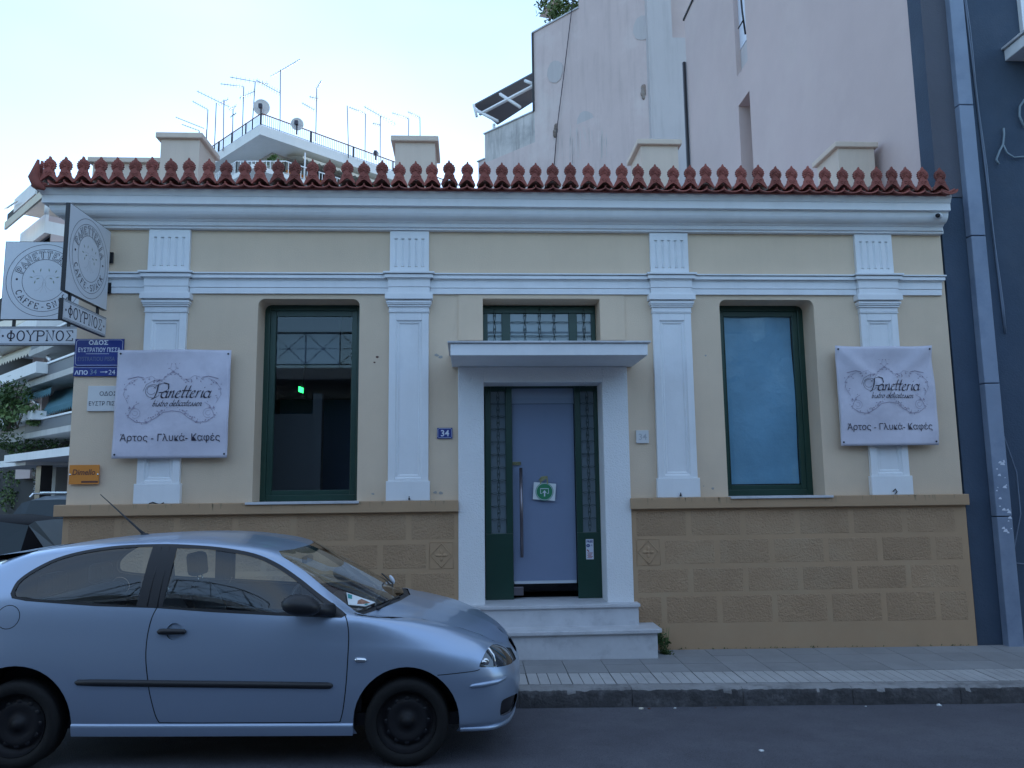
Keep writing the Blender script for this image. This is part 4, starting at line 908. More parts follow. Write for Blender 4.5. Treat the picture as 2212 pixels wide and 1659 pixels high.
# ------------------------------------------------------------------ tall building with stained party wall behind
D1 = Vector((-.682, .731, 0)); D2 = Vector((.731, .682, 0)); NN = (-.731, -.682, 0)
P0 = at(1405, 300, 26.0); P0.z = 0
def onwall(x, y, off=0): return atpl(x, y, P0-D2*off, NN)
def sco(p): return (p-P0).dot(D1)
tb = thing('party_wall_building', P0, 'tall apartment block with a stained pinkish grey blind wall behind the roof', 'building')
def diagbox(name, s0, s1, z0, z1, dep, m, parent, d0=0, bevel=0):
    q = MB(); q.box(s0, s1, d0, d0+dep, z0, z1, M=lambda a, b, c: P0+D1*a+D2*b+Vector((0, 0, c))); return q.build(name, m, parent, bevel=bevel)
sA, sB, sC, sD = sco(onwall(1250, 20)), sco(onwall(1152, 72)), sco(onwall(1047, 290)), sco(onwall(1033, 350))
zA = onwall(1152, 72).z; zC = onwall(1047, 290).z; zL = onwall(1160, 306).z
diagbox('wall', -.2, sA, zL, 34, 8, M['beige_old'], tb); diagbox('lower_wall', -.2, sB, 0, zL, 8, M['beige_old'], tb, -.03)
diagbox('terrace_wall', sA, sB, zL, zA, 8, M['beige_old'], tb)
diagbox('stained_wall', sB, sC, zL, zC, 7, M['stained'], tb, .0); diagbox('lower_terrace_wall', sB, sC, 0, zL, 7, M['beige_old'], tb, -.03); diagbox('low_wall', sC, sD, 0, onwall(1033, 350).z, 6, M['beige_old'], tb)
diagbox('coping', sA, sB+.05, zA, zA+.06, .3, M['marble'], tb, -.05); diagbox('coping', sB, sC+.05, zC, zC+.05, .3, M['marble'], tb, -.05); diagbox('coping', sC, sD+.05, onwall(1033, 350).z, onwall(1033, 350).z+.05, .3, M['marble'], tb, -.05)
diagbox('corner_pipe', sB-.02, sB+.05, zC, zA, .05, M['dark'], tb, -.07)
q = MB(); a_ = at(1405, 300, 25.9); b_ = at(1473, 300, 25.9); q.box(a_.x+.0, b_.x+1.2, 25.7, 29, 0, 17.7); q.box(a_.x, b_.x-.25, 25.7, 29, 17.7, 30); q.build('pier', M['grey_pier'], tb)
q = MB(); q.box(b_.x-.25, b_.x+1.5, 26.4, 29, 17.7, 30); q.build('set_back_wall', M['beige'], tb)
for (x, y, s_) in ((1391, 198, .30), (1201, 281, .26)):
    p = onwall(x, y, .02); q = MB()
    for k in range(4): q.ball(p+Vector((rnd.uniform(-.05, .05), 0, .12*k-.2)), .13, 7, 5, (1, .4, 1))
    q.build('broken_plaster', M['tile_old'], tb)
for (x, y) in ((1388, 60), (1199, 155), (1264, 265), (1390, 262)):
    p = onwall(x, y, .012); q = MB(); q.prism([(.42*math.cos(a*.5), .48*math.sin(a*.5)*(1+.15*math.sin(a))) for a in range(12)], lambda u, v, w_: p+D1*u+Vector((0, 0, v))-D2*(w_), -.01, .012); q.build('plaster_patch', M['grey_pier'], tb)
q = MB(); q.tube([onwall(1239, -15, .1), onwall(1232, 45, .1), onwall(1218, 160, .1), onwall(1204, 270, .1), onwall(1196, 370, .1)], .018, 5); q.build('hanging_cable', M['antenna'], tb)
q = MB(); r2 = random.Random(2)
for k in range(26):
    x_ = r2.uniform(1195, 1310); y_ = r2.uniform(265, 300)+.0*x_; l_ = r2.uniform(15, 60)
    a_, b_ = onwall(x_, y_, .035), onwall(x_+.4, y_+l_, .035); q.add([a_, a_+D1*-.02, b_+D1*-.02, b_], [(0, 1, 2, 3)])
q.build('drip_marks', M['stained'], tb, fixn=False)
# terrace pergola
pg = thing('terrace_pergola', onwall(1090, 240), 'sloping metal sheet canopy on the terrace beside the stained wall', 'canopy')
G = lambda x, y, Y=32.6: at(x, y, Y)
def G2(x, y, off=.8): return onwall(x, y, -off)
q = MB(); A_, B_, C_, D_ = G2(1023, 228, .2), G2(1153, 158, .2), G2(1160, 215, 2.2), G2(1075, 270, 2.4)
up = Vector((0, 0, .06)); q.add([A_, B_, C_, D_, A_+up, B_+up, C_+up, D_+up], [(0, 1, 2, 3), (4, 7, 6, 5), (0, 4, 5, 1), (1, 5, 6, 2), (2, 6, 7, 3), (3, 7, 4, 0)]); q.build('metal_roof', M['sheet'], pg)
q = MB()
for (a_, b_) in (((1036, 247), (1153, 185)), ((1023, 226), (1030, 252)), ((1025, 236), (1075, 262)), ((1080, 203), (1124, 232)), ((1134, 174), (1152, 182))): q.tube([G2(*a_, .15), G2(*b_, .15)], .07, 4)
q.build('beams', M['rail_w'], pg)
q = MB(); q.tube([G2(1067, 268, .3), G2(1067, 290, .3)], .07, 6); q.build('post', M['rail_w'], pg)
# planter greenery above
tp = thing('terrace_planter', onwall(1190, 30), 'green shrubs spilling over the top terrace edge of the stained wall', 'plant')
q = MB(); c_ = onwall(1212, 14, -.6); leaves(q, c_, (1.0, .7, .75), 900, .10, 3); leaves(q, onwall(1180, 10, -.8), (.5, .5, .5), 240, .08, 4); leaves(q, onwall(1236, 20, -.5), (.6, .5, .6), 350, .09, 6); q.build('foliage', M['leaf_l'], tp, fixn=False)
q = MB(); 
for k in range(9): 
    a_ = onwall(1172+rnd.uniform(-4, 20), rnd.uniform(-4, 12), -.8); q.tube([a_, a_+Vector((rnd.uniform(-.2, .1), 0, -.35)), a_+Vector((rnd.uniform(-.3, .1), 0, -.6))], .012, 4)
q.build('stems', M['bark'], tp)
q = MB(); q.add([onwall(1164, 36, -.3), onwall(1195, 42, -.3), onwall(1215, -10, -1.5), onwall(1196, -10, -1.5)], [(0, 1, 2, 3)]); q.build('dark_screen', M['tile_old'], tp, fixn=False)

# ------------------------------------------------------------------ white apartment block with the roof terrace, seen over the eaves
O2 = at(562, 269, 55.0); zr = O2.z; O2 = Vector((O2.x, O2.y, 0))
wb = thing('white_apartment_block', O2, 'white apartment block with balconies and a railed roof terrace seen above the eaves', 'building')
def W2f(a, b, c): return O2+D1*a+D2*b+Vector((0, 0, c))
def wbox(name, a0, a1, b0, b1, z0, z1, m, par=None): q = MB(); q.box(a0, a1, b0, b1, z0, z1, M=W2f); return q.build(name, m, par or wb)
wbox('roof_slab', 0, 19, 0, 24, zr-.75, zr, M['white_wall'])
wbox('upper_wall', 2.2, 18, 2.2, 23, zr-3.6, zr-.76, M['grey_wall'])
wbox('balcony_slab', -1.0, 18, -1.0, 24, zr-3.95, zr-3.6, M['white_wall'])
wbox('middle_wall', 1.2, 18, 1.2, 23, zr-6.9, zr-3.96, M['white_wall'])
wbox('balcony_slab', -1.0, 18, -1.0, 24, zr-7.25, zr-6.9, M['white_wall'])
wbox('lower_wall', 1.2, 19, 1.2, 23, 0, zr-7.26, M['white_wall'])
for lv in (zr-.76, zr-3.96):
    for b in (5, 9.5, 14, 18.5):
        wbox('balcony_window', 2.1 if lv > zr-1 else 1.1, 2.25, b, b+1.8, lv-2.7, lv-.4, M['bgglass']); 
    for a in (5, 10): wbox('balcony_window', a, a+1.6, 2.1 if lv > zr-1 else 1.1, 2.25, lv-2.7, lv-.4, M['bgglass'])
wbox('yellow_beam', 2.0, 2.15, 3.4, 7.5, zr-2.1, zr-1.85, M['orange'])
def railing(name, pts, z0, h, step, mt, mp_, par, rb=.025):
    q = MB(); tops = [Vector((p.x, p.y, z0+h)) for p in pts]; q.tube(tops, .05, 5); r_ = q.build(name, mt, par)
    q = MB(); q.tube([Vector((p.x, p.y, z0+.12)) for p in pts], .03, 4)
    for i in range(len(pts)-1):
        l_ = (pts[i+1]-pts[i]).length; n_ = int(l_/step)
        for k in range(n_+1):
            p = pts[i].lerp(pts[i+1], k/n_); q.tube([Vector((p.x, p.y, z0+.0)), Vector((p.x, p.y, z0+h))], rb, 4, cap=False)
    o = q.build('balusters', mp_, r_); o['kind'] = 'stuff'
    return r_
rp = [W2f(18.8, .12, 0), W2f(.12, .12, 0), W2f(.12, 23.8, 0)]
rr_ = railing('roof_railing', rp, zr, .95, .17, M['rust'], M['blue_iron'], wb, .022)
for i, (a, b) in enumerate([(.12, .12), (2.4, .12), (4.6, .12), (6.8, .12), (9.2, .12), (11.6, .12), (.12, 4.3), (.12, 8.2), (.12, 12.2), (.12, 16.2), (.12, 20)]):
    p = W2f(a, b, 0); q = MB(); q.tube([p+Vector((0, 0, zr)), p+Vector((0, 0, zr+.97))], .07, 5); q.build('railing_post', M['dark'], rr_)
railing('balcony_railing', [W2f(17, -.9, 0), W2f(1.6, -.9, 0), W2f(-.9, 1.6, 0), W2f(-.9, 23, 0)], zr-3.6, 1.0, .26, M['rail_w'], M['rail_w'], wb, .035)
railing('balcony_railing', [W2f(17, -.9, 0), W2f(-.9, -.9, 0), W2f(-.9, 23, 0)], zr-6.9, 1.0, .26, M['rail_w'], M['rail_w'], wb, .035)
# scalloped cream awnings
def awning(b0, b1, z0, out, drop, par, m):
    q = MB(); n_ = int((b1-b0)/.35)
    vs = []; 
    for i in range(n_*2+1):
        b = b0+(b1-b0)*i/(n_*2); vs += [W2f(2.0, b, z0), W2f(2.0-out, b, z0-drop), W2f(2.0-out-.02, b, z0-drop-(.28 if i % 2 else .16))]
    for i in range(n_*2): q.add(vs[3*i:3*i+6], [(0, 1, 4, 3), (1, 2, 5, 4)])
    return q.build('awning', m, par, fixn=False)
awning(3.2, 11.5, zr-.85, 2.6, .75, wb, M['awning']); awning(12, 21, zr-.85, 2.6, .8, wb, M['awning'])
q = MB(); q.tube([W2f(-.6, 3.4, zr-3.5), W2f(-.6, 3.4, zr-1.3)], .06, 5); q.tube([W2f(-.6, 11.4, zr-3.5), W2f(-.6, 11.4, zr-1.5)], .06, 5); q.build('awning_posts', M['rail_w'], wb)
wbox('teal_awning', -1.3, 1.2, 4, 9, zr-4.35, zr-4.15, M['awning_teal'])
for k, (a, b, s_) in enumerate(((.2, 1.5, .8), (-.4, 10.2, .9))):
    t = thing('balcony_plant', W2f(a, b, zr-3.6), ('bushy green plant behind the white balcony railing near the block corner', 'dark green plant on the balcony of the white block, right of its awning post')[k], 'plant')
    q = MB(); leaves(q, W2f(a, b, zr-2.7), (s_*.8, s_*.8, s_), 260, .16, k+20); q.build('foliage', M['leaf_l' if k == 0 else 'leaf'], t, fixn=False)
# satellite dishes
def dish(px, py, r_, Y, label, tilt):
    c_ = at(px, py, Y); t = thing('satellite_dish', c_, label, 'satellite dish', 'satellite dishes on the roof terrace')
    ax = Vector((-.15, 1, tilt)).normalized()
    q = MB(); q.lathe([(r_*math.sin(a*.1)/math.sin(.9), -.35*r_*(math.cos(a*.1)-math.cos(.9))) for a in range(0, 10)][::-1], c_, -ax, 26); o = q.build('reflector', M['dish'], t); o.modifiers.new('s', 'SOLIDIFY').thickness = .03
    q = MB(); q.tube([c_+Vector((0, -.06, 0))-ax*.1, c_+Vector((0, -.1, -.45*r_)), c_+Vector((0, -.1, -1.25*r_-.3))], .06, 6); q.box(c_.x-.12, c_.x+.12, c_.y-.45, c_.y-.2, c_.z-.2, c_.z+.1); q.build('mount', M['antenna'], t)
    q = MB(); q.tube([c_-ax*-.1+Vector((0, 0, -r_*.9)), c_+ax*r_*1.0], .03, 5); q.build('feed_arm', M['antenna'], t)
dish(565, 232, .60, 56.0, 'largest white satellite dish above the corner of the roof railing', .25)
dish(642, 268, .47, 56.5, 'medium satellite dish behind the railing right of the roof corner', .25)
dish(812, 332, .24, 62, 'smallest satellite dish low at the right end of the roof railing', .4)
# television antennas
def antenna(m0, m1, booms, Y, label):
    mast = (m0, m1)
    f2 = lambda p: ((700+p[0]/2.011)/1.85172, (200+p[1]/2.011)/1.85172)
    a, b = at(*f2(mast[0]), Y), at(*f2(mast[1]), Y); lo = Vector((b.x, b.y, min(b.z, zr)-.3))
    t = thing('tv_antenna', lo, label, 'antenna', 'television antennas on the roof')
    q = MB(); q.tube([a, b, lo], .034, 5); q.build('mast', M['antenna'], t)
    for bi, (p0, p1, n_, ln) in enumerate(booms):
        c_, d_ = at(*f2(p0), Y-.1), at(*f2(p1), Y+.1)
        q = MB(); q.tube([c_, d_], .024, 4); bo = q.build('boom', M['antenna'], t)
        q = MB(); dirv = (d_-c_).normalized(); cross = dirv.cross(Vector((0, 0, 1))).normalized(); cross = (cross+Vector((.25, 0, .75))).normalized() if bi % 2 else (cross+Vector((.2, 0, .35))).normalized()
        for k in range(n_):
            p = c_.lerp(d_, (k+.5)/n_); l_ = ln*(.7+.3*k/n_); q.tube([p-cross*l_, p+cross*l_], .012, 4)
        q.build('elements', M['antenna'], bo)['kind'] = 'stuff'
AN = [((645, 258), (622, 600), [((443, 218), (755, 275), 9, .28), ((517, 388), (640, 332), 6, .28)], 56, 'antenna with two booms just left of the largest dish'),
 ((848, 160), (845, 570), [((1005, 75), (770, 215), 12, .25), ((650, 240), (850, 350), 10, .25)], 56.5, 'tallest antenna with a boom rising to the right'),
 ((553, 295), (543, 620), [((365, 272), (553, 295), 8, .2)], 58, 'thin antenna with a level boom left of the two boom antenna'),
 ((332, 425), (318, 770), [((175, 330), (440, 460), 10, .22)], 57, 'antenna with long falling boom above the left roof railing'),
 ((265, 480), (252, 740), [((140, 412), (265, 480), 7, .2)], 58, 'small antenna above the right edge of the left chimney'),
 ((393, 400), (388, 745), [((350, 440), (430, 395), 4, .3)], 59, 'antenna with short crossed elements in the left cluster'),
 ((467, 470), (462, 700), [((435, 480), (492, 452), 4, .3), ((445, 540), (492, 508), 3, .2)], 57, 'short antenna with two small booms above the left railing'),
 ((1140, 310), (1132, 690), [((1178, 245), (1140, 310), 5, .2), ((1080, 375), (1155, 395), 4, .2), ((1020, 425), (1125, 485), 6, .2)], 57, 'antenna with three small booms in the middle of the roof'),
 ((1385, 448), (1395, 800), [], 60, 'bare thin pole with no boom on the right half of the roof'),
 ((1532, 512), (1528, 840), [((1400, 460), (1532, 512), 8, .2)], 60, 'antenna whose boom falls towards its mast, right of the bare pole'),
 ((1652, 530), (1650, 860), [((1520, 455), (1775, 600), 12, .25), ((1590, 590), (1652, 605), 4, .2)], 60, 'antenna with the longest falling boom at the right end of the railing'),
 ((1880, 553), (1877, 720), [((1745, 505), (1880, 553), 8, .2)], 62, 'faint antenna above the second chimney, left one of two'),
 ((1970, 545), (1972, 720), [((1872, 497), (1970, 545), 7, .2)], 62, 'darker antenna above the second chimney, right one of two'),
 ((195, 650), (193, 720), [((55, 598), (195, 650), 7, .12)], 57, 'low antenna with dark boom just above the left chimney'),
 ((255, 640), (250, 740), [((5, 540), (235, 632), 14, .1)], 57, 'antenna with long beaded boom over the left chimney'),
 ((1750, 735), (1775, 900), [], 61, 'short leaning pole beside the second chimney')]
for a in AN: antenna(*a)

# ------------------------------------------------------------------ apartment building across the side street (left edge)
O1 = at(99, 462, 40.0); zt1 = O1.z; O1 = Vector((O1.x, O1.y, 0))
la = thing('balcony_building', O1, 'tall apartment building with stacked balconies and awnings across the side street at the left edge', 'building')
def W1f(a, b, c): return O1+D1*a+D2*b+Vector((0, 0, c))
def onb(x, y, b): p = W1f(0, b, 0); return atpl(x, y, p, NN)
def lbox(name, a0, a1, b0, b1, z0, z1, m, par=None): q = MB(); q.box(a0, a1, b0, b1, z0, z1, M=W1f); return q.build(name, m, par or la)
# top set-back storeys: corner visible
AE = (onb(14, 447, -.75)-O1).dot(D1); zr1 = onb(14, 447, -.4).z
lbox('upper_slab', -.0, AE, 0, 14, zt1-1.0, zt1-.35, M['white_wall'])
lbox('parapet', 0, AE, 0, .15, zt1-.35, zt1+.02, M['white_wall']); lbox('parapet', 0, .12, .15, 12, zt1-.35, zt1-.05, M['beige'])
lbox('upper_wall', 1.6, AE, 1.6, 14, zt1-1, zr1-.7, M['dark']);  # recess shade put into the dark wall colour
zp = onb(14, 447, -.2).z
lbox('roof_slab', .6, AE, -.4, 14, zr1-.75, zr1, M['white_wall'])
def ident(x, y): return (x, y)
def pb0(name, xa, y0, y1, xb, bf, dep, m):
    p0, p1, p2 = onb(xa, y0, bf), onb(xa, y1, bf), onb(xb, y1, bf)
    return lbox(name, (p2-O1).dot(D1), (p0-O1).dot(D1), bf, bf+dep, p1.z, p0.z, m)
pb0('scalloped_awning', 10, 480, 495, 112, -1.0, .1, M['awning']); pb0('awning_gap', 16, 463, 482, 105, -.3, .1, M['dark'])  # dark strip stands in for the shaded gap over the awning
q = MB(); q.tube([W1f(.05, .05, zt1), W1f(.05, .05, zt1+1.0)], .12, 4); q.build('corner_post', M['rail_w'], la)
q = MB(); q.tube([W1f(2, -.1, zt1+1.0), W1f(AE, -.1, zt1+1.0)], .05, 4); q.tube([W1f(6, -.5, zt1+1.7), W1f(3, -.6, zt1+1.35)], .05, 4); q.build('rail', M['rail_w'], la)
lbox('lattice_wall', -.02, .1, .3, 9, zt1-4, zt1-1.0, M['beige'])
q = MB()
for k in range(14): q.tube([W1f(-.1, .5+k*.28, zt1-3.2), W1f(-.1, .5+k*.28, zt1-1.5)], .03, 4)
for k in range(6): q.tube([W1f(-.1, .3, zt1-1.5-k*.3), W1f(-.1, 4.5, zt1-1.5-k*.3)], .025, 4)
q.build('window_lattice', M['rail_w'], la)
q = MB(); q.add([W1f(.1, .3, zt1-1.0), W1f(6, .3, zt1-1.0), W1f(6, -1.2, zt1-2.6), W1f(.1, -1.2, zt1-2.6)], [(0, 1, 2, 3)]); q.build('slanted_awning', M['beige'], la, fixn=False)
lbox('upper_wall', .4, AE, .4, 14, zt1-4.2, zt1-1.01, M['dark'])  # dark colour carries the shade of the recess below the slab
# main storeys nearer to the street; heights and widths read off the photo
BF = -3.0
k1 = lambda x, y: ((x/1.953)/1.85172, (800+y/1.953)/1.85172)
k2 = lambda x, y: ((x/2.213)/1.85172, (1600+y/2.213)/1.85172)
def pb(name, K, xa, y0, y1, xb, bf, dep, m, par=None):
    p0, p1, p2 = onb(*K(xa, y0), bf), onb(*K(xa, y1), bf), onb(*K(xb, y1), bf)
    return lbox(name, (p2-O1).dot(D1), (p0-O1).dot(D1), bf, bf+dep, p1.z, p0.z, m, par)
pb('facade', k1, -200, 900, 3000, 900, BF, 6, M['interior_d'])  # near-black: the shade behind the balconies is put into its colour
for (K, xa, yr, ys, xb, nm) in ((k1, 225, 1322, 1428, 900, 0), (k2, 222, 190, 300, 900, 1), (k1, 250, 1075, 1180, 900, 2)):
    sl = pb('balcony', K, xa-22, ys, ys+(42 if nm != 1 else 48), xb, BF-1.4, 1.4, M['stained_trim'])
    pb('handrail', K, xa, yr, yr+14, xb, BF-1.42, .12, M['rail_w'], sl); pb('balcony_panel', K, xa, yr+18, ys-6, xb, BF-1.38, .05, M['sheet'], sl)
pb('wall_pier', k1, 274, 1000, 1300, 345, BF-.5, .5, M['beige']); pb('wall_pier', k1, 250, 1535, 1700, 318, BF-.5, .5, M['beige']); pb('wall_pier', k2, 268, -20, 160, 350, BF-.5, .5, M['beige'])
pb('frosted_screen', k1, 442, 1150, 1300, 600, BF-.3, .05, M['grey_wall']); pb('frosted_screen', k1, 350, 1540, 1600, 420, BF-.3, .05, M['bgglass'])
for (K, xa, y0, y1, xb, m_, nm, d_) in ((k1, -150, 1430, 1502, 268, 'white_wall', 'side_balcony', 0), (k1, -150, 1530, 1595, 215, 'grey_wall', 'balcony_underside', .5), (k2, -150, 200, 265, 268, 'white_wall', 'side_balcony', 0), (k2, -150, 285, 420, 210, 'grey_wall', 'balcony_underside', .5), (k2, 40, 490, 553, 900, 'white_wall', 'street_canopy', -.5), (k2, -150, 560, 612, 225, 'white_wall', 'street_canopy', -.2), (k1, -150, 1130, 1200, 268, 'white_wall', 'side_balcony', 0)):
    pb(nm, K, xa, y0, y1, xb, BF-1.7+d_, 1.7-d_, M[m_])
def pawn(K, pts, m, nm='awning'):                # awning: top edge on the wall, lower edge further out, scalloped
    (a, b, c_, d_) = [onb(*K(*p), o) for p, o in zip(pts, (BF, BF, BF-1.3, BF-1.3))]
    q = MB(); n_ = 14; vs = []
    for k in range(2*n_+1):
        t_, u_ = a.lerp(b, k/(2*n_)), d_.lerp(c_, k/(2*n_)); vs += [t_, u_, u_-Vector((0, 0, .22 if k % 2 else .12))]
    for k in range(2*n_): q.add(vs[3*k:3*k+6], [(0, 1, 4, 3), (1, 2, 5, 4)])
    return q.build(nm, m, la, fixn=False)
pawn(k1, [(200, 1500), (425, 1415), (400, 1470), (188, 1545)], M['awning_teal']); pawn(k1, [(455, 1440), (640, 1380), (570, 1570), (345, 1638)], M['awning_teal'])
pawn(k1, [(-40, 1150), (262, 1080), (240, 1160), (-60, 1275)], M['awning']); pawn(k1, [(-40, 960), (262, 880), (240, 930), (-60, 1040)], M['awning'])
pb('ground_wall', k2, 345, 575, 900, 480, BF-.6, .5, M['grey_wall']); pb('ground_wall', k2, 140, 600, 700, 262, BF-.3, .3, M['beige']); pb('pillar', k2, 325, 560, 900, 345, BF-1.5, .3, M['black'])
q = MB(); q.tube([onb(*k1(320, 1165), BF-.2), onb(*k1(390, 1250), BF-1.3)], .05, 4); q.tube([onb(*k1(245, 1560), BF-.2), onb(*k1(300, 1600), BF-1.3)], .04, 4); q.build('awning_arms', M['rail_w'], la)

# plants on the balconies and at street level
def plant(name, c_, rad, n_, size, label, m='leaf', seed=1, petals=0, cat='shrub'):
    t = thing(name, (c_[0], c_[1], c_[2]-rad[2]), label, cat)
    q = MB(); leaves(q, c_, rad, n_, size, seed); q.build('foliage', M[m], t, fixn=False)
    q = MB(); r2 = random.Random(seed)
    for k in range(4): q.tube([(c_[0], c_[1], c_[2]-rad[2]*1.1), (c_[0]+r2.uniform(-.4, .4)*rad[0], c_[1], c_[2]), (c_[0]+r2.uniform(-.8, .8)*rad[0], c_[1], c_[2]+rad[2]*.7)], [.05*rad[2], .03*rad[2], .01], 5)
    q.build('stems', M['bark'], t)
    if petals:
        q = MB(); 
        for k in range(petals):
            d = Vector((r2.gauss(0, .5), -abs(r2.gauss(.3, .4)), r2.gauss(0, .5))); 
            if d.length > 1.1: d *= 1/d.length
            p = Vector((c_[0]+d.x*rad[0], c_[1]+d.y*rad[1], c_[2]+d.z*rad[2]))
            for j in range(3): a = r2.random()*6; q.add([p+Vector((.0, 0, 0)), p+Vector((.06*math.cos(a), -.03, .06*math.sin(a))), p+Vector((.06*math.cos(a+.8), -.05, .06*math.sin(a+.8)))], [(0, 1, 2)])
        o = q.build('blossoms', M['petal'], t, fixn=False); o['kind'] = 'stuff'
plant('balcony_shrub', onb(*k1(85, 1560), BF-1.9), (.55, .5, .85), 1500, .075, 'dark green shrub hanging over a balcony at the left edge', seed=2)
plant('balcony_shrub', onb(*k2(150, 400), BF-1.5), (1.6, .6, .35), 900, .07, 'low dark planter greenery above the white street canopy', seed=4)
plant('balcony_shrub', onb(*k2(160, 130), BF-1.9), (.7, .4, .35), 300, .09, 'light trailing plant over the white balcony front at the left edge', m='leaf_l', seed=14)
plant('flowering_shrub', at(*k2(500, 660), 26), (.62, .6, 1.05), 1500, .055, 'oleander with white blossoms beside the corner of the house', m='leaf', seed=5, petals=130)
plant('green_bush', at(*k2(195, 760), 31), (.95, .8, .95), 1300, .08, 'bright green bush at street level beyond the parked cars', m='leaf_l', seed=6)
plant('green_bush', at(*k2(30, 740), 33), (1.0, .8, 1.1), 1000, .1, 'darker bush at street level at the very left edge', seed=7)

fb = thing('added_glow_blocker', (-20, 62, 0), 'plain unseen low block added to keep sky glow off the parked cars', 'building')  # unseen block, added to stop horizon glow reflecting in the side-street cars
q = MB(); q.box(-40, -4, 60, 66, -.3, 11); q.build('wall', M['grey_wall'], fb)
q = MB()
for i in range(3):
    for j in range(9): q.box(-38+j*3.6, -36.4+j*3.6, 59.9, 60.1, 1.2+3.2*i, 2.9+3.2*i)
q.build('shutters', M['dark'], fb)['kind'] = 'stuff'

# ------------------------------------------------------------------ cars in the side street (rear part of a dark hatchback, silver estate behind)
def simple_car(name, p0, heading, Lc, Wc, Hc, label, paint, cat='car', rails=False, roof=.62):
    t = thing(name, p0, label, cat); ca, sa = math.cos(heading), math.sin(heading); p0 = Vector(p0)
    def F_(x, y, z): return p0+Vector((x*ca-y*sa, x*sa+y*ca, z))
    bz = .95*Hc/1.5
    st = [(-Lc/2, .35, bz-.12, bz-.10), (-Lc/2+.12, .22, bz, bz+.08), (-Lc/2+.45, .2, bz+.02, Hc-.08), (-Lc/2+1.0, .2, bz+.03, Hc), (0, .2, bz, Hc-.01), (.5, .2, bz-.02, Hc-.08), (1.15, .2, bz-.04, bz-.02), (Lc/2-.3, .22, bz-.18, bz-.16), (Lc/2, .35, bz-.38, bz-.36)]
    def ring(x, z0, zb_, zr_, wn):
        g_ = max(0, (zr_-zb_))
        return [(x, -wn*.86, z0), (x, -wn, z0+.15), (x, -wn, zb_-.15), (x, -wn*.96, zb_), (x, -wn*(.96-.22*min(1, g_/.45)), zb_+g_*.9), (x, -wn*.55, zb_+g_*1.0), (x, 0, zb_+g_*1.02)]
    q = MB(); rings = []
    for i, (x, z0, zb_, zr_) in enumerate(st):
        wn = Wc/2*(.86 if i in (0, 8) else .97 if i in (1, 7) else 1); h = ring(x, z0, zb_, zr_, wn); full_ = h+[(a, -b, c) for a, b, c in reversed(h[:-1])]; rings.append(full_)
    n_ = len(rings[0]); vs = [F_(*p) for r_ in rings for p in r_]; fs = []; gf = []
    for i in range(len(rings)-1):
        for k in range(n_-1): 
            f_ = (i*n_+k, i*n_+k+1, (i+1)*n_+k+1, (i+1)*n_+k)
            (gf if (k in (3, 8) and 2 <= i <= 4) or (i in (1,) and k in (4, 5, 6, 7)) or (i == 5 and k in (3, 4, 5, 6, 7, 8)) else fs).append(f_)
    fs += [tuple(range(n_)), tuple((len(rings)-1)*n_+k for k in range(n_))]
    q.add(vs, fs, True); q.build('body', paint, t)
    q = MB(); q.add(vs, gf, False); q.build('windows', M['bgglass'], t, fixn=False)
    for xx in (-Lc/2+.75, Lc/2-.8):
        for yy in (-1, 1):
            q = MB(); c_ = F_(xx, yy*(Wc/2-.09), .31); ax = Vector((-sa, ca, 0))
            q.lathe([(.0, -.1), (.29, -.1), (.315, -.07), (.315, .07), (.29, .1), (0, .1)], c_, ax, 18); wh = q.build('wheel', M['rubber'], t)
            q = MB(); q.lathe([(0, -.105), (.19, -.105), (.2, -.09), (.2, .09), (.19, .105), (0, .105)], c_, ax, 14); q.build('rim', M['antenna'], wh)
    if rails:
        q = MB()
        for yy in (-1, 1): q.tube([F_(-Lc/2+.7, yy*Wc*.36, Hc-.02), F_(-Lc/2+.8, yy*Wc*.36, Hc+.05), F_(.5, yy*Wc*.36, Hc+.05), F_(.6, yy*Wc*.36, Hc-.06)], .02, 5)
        for xx in (-1.0, 0): q.tube([F_(xx, -Wc*.38, Hc+.07), F_(xx, Wc*.38, Hc+.07)], .018, 5)
        q.build('roof_rack', M['chrome'], t)
    return t, F_
p = at(30, 1240, 11.5)
simple_car('parked_hatchback', (-7.4, 11.6, 0.0), R(180), 3.9, 1.65, 1.50, 'dark hatchback standing in the side street behind the silver car', M['paint_dark'])
t_, F_ = simple_car('parked_estate', (at(32, 1075, 16).x+.55, 18.2, 0.0), R(90), 4.3, 1.85, 1.74, 'grey car with a roof rack farther up the side street', M['paint_suv'], rails=True)


# ------------------------------------------------------------------ houses on the camera's side of the street (seen in the reflections)
ob = thing('opposite_building', (-1, -3.0, 0), 'pale low house across the street with a railed roof terrace, seen only as reflections', 'building')
q = MB(); q.box(-7, 7.5, -9, -4.2, -.3, 4.98); q.build('wall', M['white_wall'], ob)
q = MB(); q.box(-7, 7.5, -4.2, -3.0, 4.7, 5.0); bal = q.build('balcony', M['white_wall'], ob)
q = MB(); q.tube([(-7, -3.05, 5.95), (7.5, -3.05, 5.95)], .03, 5); q.tube([(-7, -3.05, 5.1), (7.5, -3.05, 5.1)], .02, 5); q.tube([(-7, -3.05, 5.52), (7.5, -3.05, 5.52)], .012, 4)
for k in range(17):
    x = -7+k*.9; q.tube([(x, -3.05, 5), (x, -3.05, 5.95)], .018, 4); q.tube([(x, -3.05, 5.1), (x+.9, -3.05, 5.95)], .010, 4); q.tube([(x+.9, -3.05, 5.1), (x, -3.05, 5.95)], .010, 4)
q.build('balcony_railing', M['black'], bal)
for x in (-6, -2.6, 1.0, 4.4):
    q = MB(); q.box(x, x+1.5, -4.25, -4.15, .2, 2.6); q.build('shop_door', M['dark'], ob)
q = MB(); q.box(-7, 7.5, -4.19, -4.1, 0, 4.3); q.build('ground_floor_front', M['interior'], ob)
